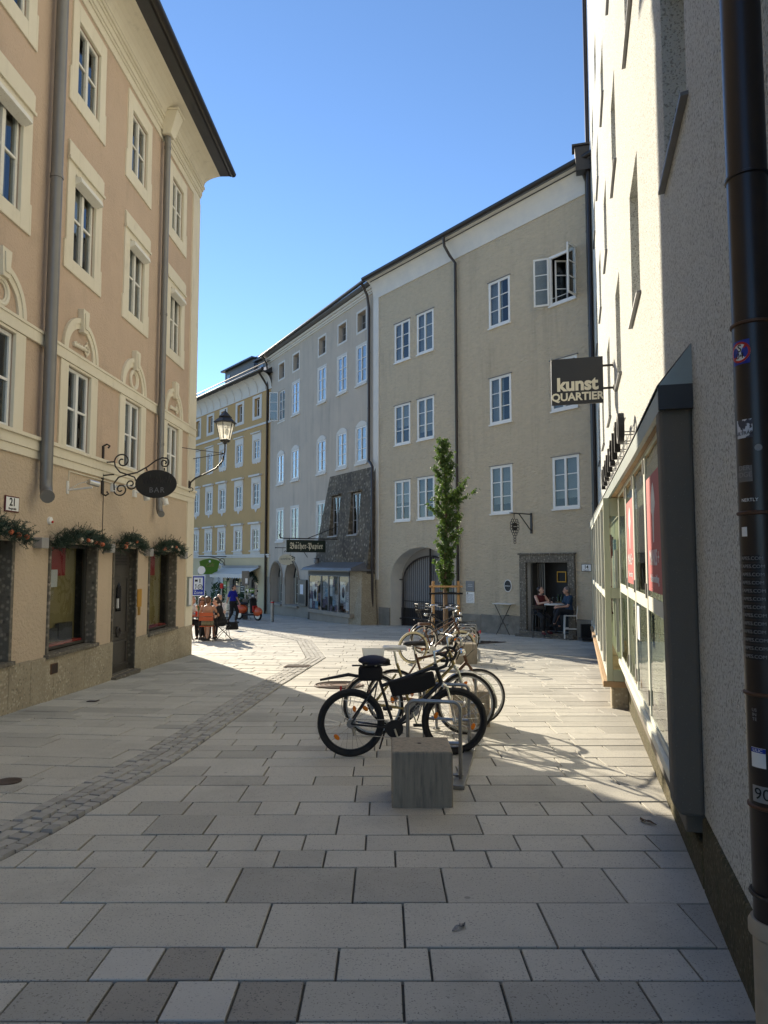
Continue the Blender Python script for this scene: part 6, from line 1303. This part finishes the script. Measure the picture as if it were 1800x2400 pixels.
for sx in (-.42,.32): MB().box(sx-.28,sx+.28,-.045,-.03,.72,1.28).build('extra_panel','signwhite',t,bevel=.008)
t.scale=(.78,.78,.84)
t=thing('direction_panel','grey box signpost with small white and green panels behind the woman in blue','sign',(-6.75,34.3,gz(0,34.3)))
MB().cyl((0,0,0),(0,0,2.3),.04,10).build('post','steel',t); MB().box(-.17,.17,-.12,.02,1.65,2.35).build('box','pipegrey',t,bevel=.01); MB().box(.0,.12,-.125,-.1202,1.75,2.0).build('label','signwhite',t); MB().box(.0,.45,-.14,-.121,1.3,1.5).build('green_panel','greensign',t); MB().box(.03,.18,-.143,-.1402,1.32,1.48).build('pictogram','signwhite',t); b=MB(); b.prism([(.22,1.4),(.30,1.33),(.30,1.38),(.41,1.38),(.41,1.42),(.30,1.42),(.30,1.47)],-.143,-.1402); b.build('arrow','signwhite',t)
MB().box(-.12,.12,-.1,.1,0,1.0).build('base_cabinet','pipegrey',t,bevel=.01)
t=thing('parking_post','slim steel post with red box beside the signpost','post',(-7.75,33.6,gz(0,33.6))); MB().cyl((0,0,0),(0,0,1.6),.04,10).build('post','steel',t); MB().box(-.07,.07,-.08,.08,1.5,1.75).build('box','redlight',t,bevel=.02); MB().tube([(0,0,1.55),(.9,0,1.6)],.02,6).build('arm','steel',t)
t=thing('bollard','steel bollard with red band standing by the grey house','bollard',(-5.05,31.9,gz(0,31.9))); MB().cyl((0,0,0),(0,0,.86),.075,20).build('post','steel',t,smooth=True); MB().cyl((0,0,.861),(0,0,.92),.078,20).build('band','redlight',t,smooth=True); MB().cyl((0,0,.921),(0,0,.95),.075,20).build('cap','steel',t,smooth=True)
def pot_shrub(x,y,h,label):
    t=thing('potted_shrub',label,'shrub',(x,y,gz(x,y))); MB().lathe([(0,0),(.2,0),(.26,.4),(.24,.4),(0,.38)],n=16).build('pot','roofgrey',t,smooth=True); MB().tube([(0,0,.35),(.02,0,h*.8)],.02,6).build('trunk','bark',t); b=MB(); rr=random.Random(int(x*99))
    for k in range(900):
        d=Vector((rr.gauss(0,1),rr.gauss(0,1),rr.gauss(0,1))).normalized(); p=Vector((d.x*.32,d.y*.32,.4+(h-.4)*.5+d.z*(h-.4)*.5))*1; p+=Vector((rr.gauss(0,.05),rr.gauss(0,.05),rr.gauss(0,.06))); u=Vector((rr.gauss(0,1),rr.gauss(0,1),rr.gauss(0,1))).normalized()*.06; v=u.orthogonal().normalized()*.025; b.add([p-u,p+v,p+u,p-v],[(0,1,2,3)])
    b.build('foliage','shrub',t); return t
pot_shrub(-9.6,36.6,1.5,'dark potted shrub left of the arched portal'); pot_shrub(-8.55,36.2,1.75,'taller dark potted shrub right of the blue zone sign'); pot_shrub(-7.3,36.0,1.2,'low potted shrub between signpost and arched portal')
# scooter
sc2=thing('motor_scooter','orange motor scooter with black apron parked behind woman in blue','scooter',(-6.45,33.6,gz(0,33.6)),rad(-35))
def ft(c,R_): 
    w_=MB().torus(c,(0,1,0),R_-.05,.05,28,10).build('wheel','rubber',sc2,smooth=True); MB().cyl((c[0],-.04,c[2]),(c[0],.04,c[2]),R_-.09,18).build('rim','alu',w_,smooth=True)
ft((.62,0,.25),.25); ft((-.62,0,.25),.25)
b=MB(); b.ell((.60,0,.42),(.30,.13,.22),18,10); b.build('front_fender','orange',sc2,smooth=True)
b=MB(); b.hexa([(.30,-.22,.35),(.42,-.22,.35),(.42,.22,.35),(.30,.22,.35)],[(.20,-.20,1.05),(.30,-.20,1.05),(.30,.20,1.05),(.20,.20,1.05)]); b.build('leg_shield','inkblack',sc2,bevel=.03)
for k in range(3): MB().box(.40,.47,-.16+k*.11,-.10+k*.11,.42,.70).build('fender_stripe','redlight',sc2,bevel=.01)
b=MB(); b.ell((-.50,0,.52),(.40,.20,.22),18,10); b.build('rear_body','orange',sc2,smooth=True); MB().box(-.3,.36,-.16,.16,.24,.30).build('floor_board','inkblack',sc2,bevel=.02); b=MB(); b.ell((-.42,0,.78),(.36,.14,.07),16,8); b.build('seat','rubber',sc2,smooth=True)
b=MB(); b.tube([(.26,0,1.0),(.22,0,1.15)],.04,8); b.tube([(.18,-.34,1.18),(.22,0,1.15),(.18,.34,1.18)],.018,8); b.build('handlebar','inkblack',sc2,smooth=True); b=MB(); b.ell((.30,0,1.14),(.08,.1,.09),14,8); b.build('headlight','alu',sc2,smooth=True)
for s_ in (-1,1): MB().tube([(.18,s_*.3,1.18),(.2,s_*.36,1.35)],.006,5).build('mirror_arm','alu',sc2); MB().cyl((.2,s_*.36,1.37),(.21,s_*.36,1.37),.05,12).build('mirror','inkblack',sc2)
MB().tube([(-.1,.1,.25),(-.12,.26,.02)],.012,6).build('kickstand','steel',sc2)
# dry leaves on the paving
def dry_leaf(x,y,label,s=.09):
    t=thing('dry_leaf',label,'leaf',(x,y,gz(x,y)+.004)); rr=random.Random(int(x*77)); b=MB()
    for k in range(3):
        a=rr.uniform(0,6.28); L_=s*rr.uniform(.7,1.3); n=6; vs=[]
        for i in range(n+1):
            q=i/n; w_=.022*math.sin(math.pi*q)*s/.09; cx,cy=math.cos(a)*L_*q,math.sin(a)*L_*q; zz=.010*math.sin(math.pi*q*1.5+k)+.006; zz=max(zz,.002); vs+=[(cx-math.sin(a)*w_,cy+math.cos(a)*w_,zz+.006),(cx,cy,zz),(cx+math.sin(a)*w_,cy-math.cos(a)*w_,zz+.005)]
        b.add(vs,[(i*3+j,i*3+j+1,i*3+j+4,i*3+j+3) for i in range(n) for j in (0,1)])
    b.build('leaf_blades','bark' if x>1 else 'ash',t); return t
dry_leaf(.37,3.60,'curled dry grey leaf lying amid a large paving slab',.055); dry_leaf(1.86,5.15,'dark dry leaf cluster at the foot of the mossy plinth',.07)
# ================================================================ PEOPLE (facing -y in their own frame)
def V(*a): return Vector(a)
def ik(a,c,l1,l2,pole):
    a=Vector(a);c=Vector(c);d=c-a;L_=min(d.length,(l1+l2)*.999); n=d.normalized(); x=(l1*l1-l2*l2+L_*L_)/(2*L_); h=math.sqrt(max(0,l1*l1-x*x)); p=Vector(pole); p=(p-n*p.dot(n)).normalized(); return a+n*x+p*h, a+n*L_
def remesh(b,name,matn,parent,vox,it=5):
    o=b.build(name,matn,parent); m_=o.modifiers.new('remesh','REMESH'); m_.mode='VOXEL'; m_.voxel_size=vox; m_.use_smooth_shade=True
    s_=o.modifiers.new('smooth','SMOOTH'); s_.factor=.5; s_.iterations=it; return o
def person(label,loc,yaw,seat=None,skin='skin',top='clothblack',sleeve='short',bottom='jeans',legs='long',hair='hairdark',hairstyle='short',hands=None,head_yaw=0,head_pitch=0,lean=0,scale=1,shoes='inkblack',ankles=None,knees_out=.11,glasses=False,base=0,bareback=False,smile=False):
    root=thing('person',label,'person',(loc[0],loc[1],gz(*loc)+base),yaw); root.scale=(scale,)*3
    ph=seat+.10 if seat is not None else .93
    sp=lambda h:V(0,math.sin(lean)*-h,ph+math.cos(lean)*h)
    pel=V(0,0,ph); waist=sp(.16); chest=sp(.36); neck=sp(.50); hd=sp(.50)+V(0,-.03-.02,.155)
    shl={s:sp(.455)+V(s*.165,0.01,0) for s in (-1,1)}; hip={s:pel+V(s*.085,0,-.03) for s in (-1,1)}
    if ankles is None: ankles={s:(V(s*knees_out,-.46,.09) if seat is not None else V(s*.10,.02,.09)) for s in (-1,1)}
    knee={};ank={}
    for s in (-1,1): knee[s],ank[s]=ik(hip[s],ankles[s],.44,.43,(s*.12,-1,.25))
    if hands is None: hands={s:(V(s*.15,-.34,ph+.16) if seat is not None else V(s*.24,-.03,ph-.02)) for s in (-1,1)}
    elb={};wr={}
    for s in (-1,1): elb[s],wr[s]=ik(shl[s],hands[s],.29,.25,(s*.6,.7,-.5))
    Rm=Euler((head_pitch,0,head_yaw)).to_matrix()
    H_=lambda x,y,z:hd+Rm@V(x,y,z)
    b=MB()
    # trunk
    b.ell(pel,(.165,.12,.13),14,9); b.ell(waist,(.14,.105,.14),14,9); b.ell(chest,(.165,.115,.17),14,9); b.ell(sp(.44),(.17,.085,.07),14,8)
    b.caps(neck-V(0,0,.03),hd+V(0,.01,-.07),.056,.052)
    # head: skull, jaw, nose, ears
    b.ell(H_(0,.01,.02),(.076,.095,.105),16,11,Rm); b.ell(H_(0,-.035,-.055),(.056,.058,.062),12,8,Rm); b.caps(H_(0,-.083,.01),H_(0,-.103,-.018),.010,.015)
    for s in (-1,1): b.ell(H_(s*.078,.012,-.005),(.012,.024,.033),8,6,Rm)
    for s in (-1,1):
        b.caps(shl[s],elb[s],.052,.040); b.caps(elb[s],wr[s],.039,.027)
        d=(wr[s]-elb[s]).normalized(); side=d.cross(V(0,0,1)); side=side.normalized() if side.length>.1 else V(1,0,0); nrm=side.cross(d)
        b.caps(wr[s],wr[s]+d*.075,.027,.034)
        for k in range(4):
            o=side*(.027-.018*k); L_=(.07,.08,.075,.058)[k]; p0=wr[s]+d*.08+o; p1=p0+d*L_*.5-nrm*.012; p2=p1+d*L_*.4-nrm*.03; b.caps(p0,p1,.0105,.010,8); b.caps(p1,p2,.010,.0085,8)
        p0=wr[s]+d*.03+side*.03; b.caps(p0,p0+d*.035+side*.025-nrm*.01,.013,.011,8); b.caps(p0+d*.035+side*.025-nrm*.01,p0+d*.07+side*.025-nrm*.025,.011,.009,8)
        b.caps(hip[s],knee[s],.092,.062); b.caps(knee[s],knee[s]*.55+ank[s]*.45+V(0,.015,0),.058,.056); b.caps(knee[s]*.55+ank[s]*.45+V(0,.012,0),ank[s],.055,.036)
        f=V(math.sin(s*.2),-1,0).normalized(); b.caps(ank[s]+V(0,.03,-.045),ank[s]+f*.13+V(0,0,-.06),.036,.028)
    body_=remesh(b,'body',skin,root,.0085,4)
    # clothing
    def shirt():
        c=MB(); c.ell(waist-V(0,0,.06),(.172,.128,.12),14,9); c.ell(waist-V(0,0,.02 if bareback else 0),(.155,.12,.10 if bareback else .15),14,9)
        if not bareback: c.ell(chest,(.18,.13,.17),14,9)
        if not bareback: c.ell(sp(.44),(.185,.10,.065),14,8)
        for s in (-1,1):
            if sleeve=='short': c.caps(shl[s],shl[s]*.35+elb[s]*.65,.066,.064)
            elif sleeve=='long': c.caps(shl[s],elb[s],.066,.054); c.caps(elb[s],wr[s],.054,.042)
            elif not bareback: c.ell(sp(.42)+V(s*.10,0,.02),(.045,.10,.06),10,7)
        return c
    if top: remesh(shirt(),'shirt',top,root,.013,5)
    if bottom:
        c=MB(); c.ell(pel,(.185,.14,.125),14,9)
        for s in (-1,1):
            if legs=='long': c.caps(hip[s],knee[s],.105,.076); c.caps(knee[s],ank[s]+V(0,0,.05),.074,.058)
            elif legs=='short': c.caps(hip[s],hip[s]*.3+knee[s]*.7,.108,.09)
            else: c.caps(hip[s],knee[s],.115,.10); c.caps((hip[-s]+hip[s])/2,(knee[s]+knee[-s])/2,.12,.11)
        remesh(c,'trousers' if legs!='skirt' else 'skirt',bottom,root,.014,5)
    for s in (-1,1):
        c=MB(); f=V(math.sin(s*.2),-1,0).normalized(); c.caps(ank[s]+V(0,.035,-.048),ank[s]+f*.14+V(0,0,-.060),.043,.034); c.ell(ank[s]+f*.04+V(0,0,-.075),(.045,.13,.022),12,6); remesh(c,'shoe',shoes,root,.01,3)
    # hair
    c=MB()
    if hairstyle!='bald':
        c.ell(H_(0,.028,.045),(.085,.093,.092),16,10,Rm); c.ell(H_(0,.05,-.01),(.082,.07,.085),14,9,Rm)
    else:
        c.ell(H_(0,.045,-.02),(.082,.068,.05),14,8,Rm)
    if hairstyle=='long':
        for s in (-1,1): c.caps(H_(s*.06,.01,.06),H_(s*.082,.02,-.16),.045,.035)
        c.caps(H_(0,.07,.02),H_(0,.09,-.20),.07,.06)
    if hairstyle=='bun': c.ell(H_(0,.10,.075),(.045,.045,.04),10,8)
    if hairstyle=='tail': c.caps(H_(0,.10,.03),H_(0,.15,-.06),.035,.035); c.caps(H_(0,.15,-.06),H_(0,.14,-.24),.035,.018)
    remesh(c,'hair',hair,root,.012,3)
    for s in (-1,1):
        if not glasses: MB().ell(H_(s*.031,-.080,.008),(.011,.007,.007),8,6,Rm).build('eye','inkblack',root,smooth=True)
        MB().caps(H_(s*.018,-.086,.028),H_(s*.046,-.078,.027),.005,.004,6).build('eyebrow',hair,root)
    c=MB(); c.ell(H_(0,-.088,-.052),(.022,.008,.012 if smile else .006),10,6,Rm); c.build('mouth','lip',root,smooth=True)
    if glasses:
        c=MB()
        for s in (-1,1): c.ell(H_(s*.033,-.088,.008),(.028,.008,.022),12,7,Rm)
        c.tube([H_(-.03,-.09,.014),H_(.03,-.09,.014)],.004,5)
        for s in (-1,1): c.tube([H_(s*.058,-.08,.012),H_(s*.08,.01,.01)],.003,5)
        c.build('sunglasses','inkblack',root,smooth=True)
    return root
PI=math.pi
# bar door: man on the white stool looking left, laughing woman behind the table
person('man in dark blue shirt and dark trousers seated on the white bar stool',(5.80,21.95),rad(-80),seat=.755,skin='skin',top='clothteal',sleeve='short',bottom='jeans',hair='hairgrey',hairstyle='short',hands={-1:V(-.06,-.40,1.02),1:V(.06,-.38,1.0)},ankles={-1:V(-.06,-.34,.42),1:V(.04,-.55,.50)},lean=rad(8),head_yaw=rad(-12))
person('laughing woman in dark red top seated behind the white bar table',(5.02,22.72),rad(20),seat=.755,skin='skin2',top='clothred',sleeve='none',bottom='clothblack',legs='long',hair='hairdark',hairstyle='bun',hands={-1:V(-.05,-.42,1.14),1:V(.16,-.42,1.14)},ankles={-1:V(-.08,-.32,.22),1:V(.10,-.34,.24)},head_yaw=rad(25),head_pitch=rad(-14),smile=True,shoes='clothred',lean=rad(4))
# terrace
person('woman with bare back and pinned up hair seated on the slatted chair',(-5.34,21.33),rad(180)+.05,seat=.46,skin='skintan',top='clothkhaki',sleeve='none',bottom='clothkhaki',legs='short',hair='hairbrown',hairstyle='bun',bareback=True,hands={-1:V(-.25,-.36,.70),1:V(.22,-.38,.72)},head_yaw=rad(-25),lean=rad(10))
person('woman in black dress with ponytail leaning over the cafe table',(-4.95,21.70),rad(-78),seat=.46,skin='skin2',top='clothblack',sleeve='short',bottom='clothblack',legs='skirt',hair='hairdark',hairstyle='tail',hands={-1:V(-.12,-.42,.76),1:V(.10,-.44,.76)},lean=rad(20),glasses=True,head_pitch=rad(6))
person('woman in sunglasses with long brown hair resting chin on hand',(-5.80,22.55),rad(8),seat=.46,skin='skintan',top='clothgreen',sleeve='none',bottom='clothblack',legs='long',hair='hairbrown',hairstyle='long',hands={-1:V(-.04,-.22,.98),1:V(.16,-.40,.76)},glasses=True,lean=rad(14))
person('balding man in white shirt seated behind the bare backed woman',(-5.30,22.95),rad(-20),seat=.46,skin='skin2',top='clothwhite',sleeve='short',bottom='jeans',hair='hairgrey',hairstyle='bald',hands={-1:V(-.14,-.42,.76),1:V(.14,-.42,.76)},lean=rad(8),scale=1.04)
person('person in white top half hidden by the corner of the house',(-6.10,22.05),rad(-60)+rad(140),seat=.46,skin='skin',top='clothwhite',sleeve='short',bottom='jeans',hair='hairbrown',hairstyle='short',hands={-1:V(-.14,-.40,.76),1:V(.14,-.40,.76)},lean=rad(8))
# woman in blue walking behind the terrace
person('woman in royal blue shirt and black leggings standing by the scooter',(-6.72,31.3),rad(60),seat=None,skin='skin',top='clothblue',sleeve='short',bottom='clothblack',legs='long',hair='hairdark',hairstyle='short',hands={-1:V(-.30,.10,.86),1:V(.26,-.16,.90)},ankles={-1:V(-.10,.16,.09),1:V(.09,-.12,.09)},head_yaw=rad(28),scale=.98)
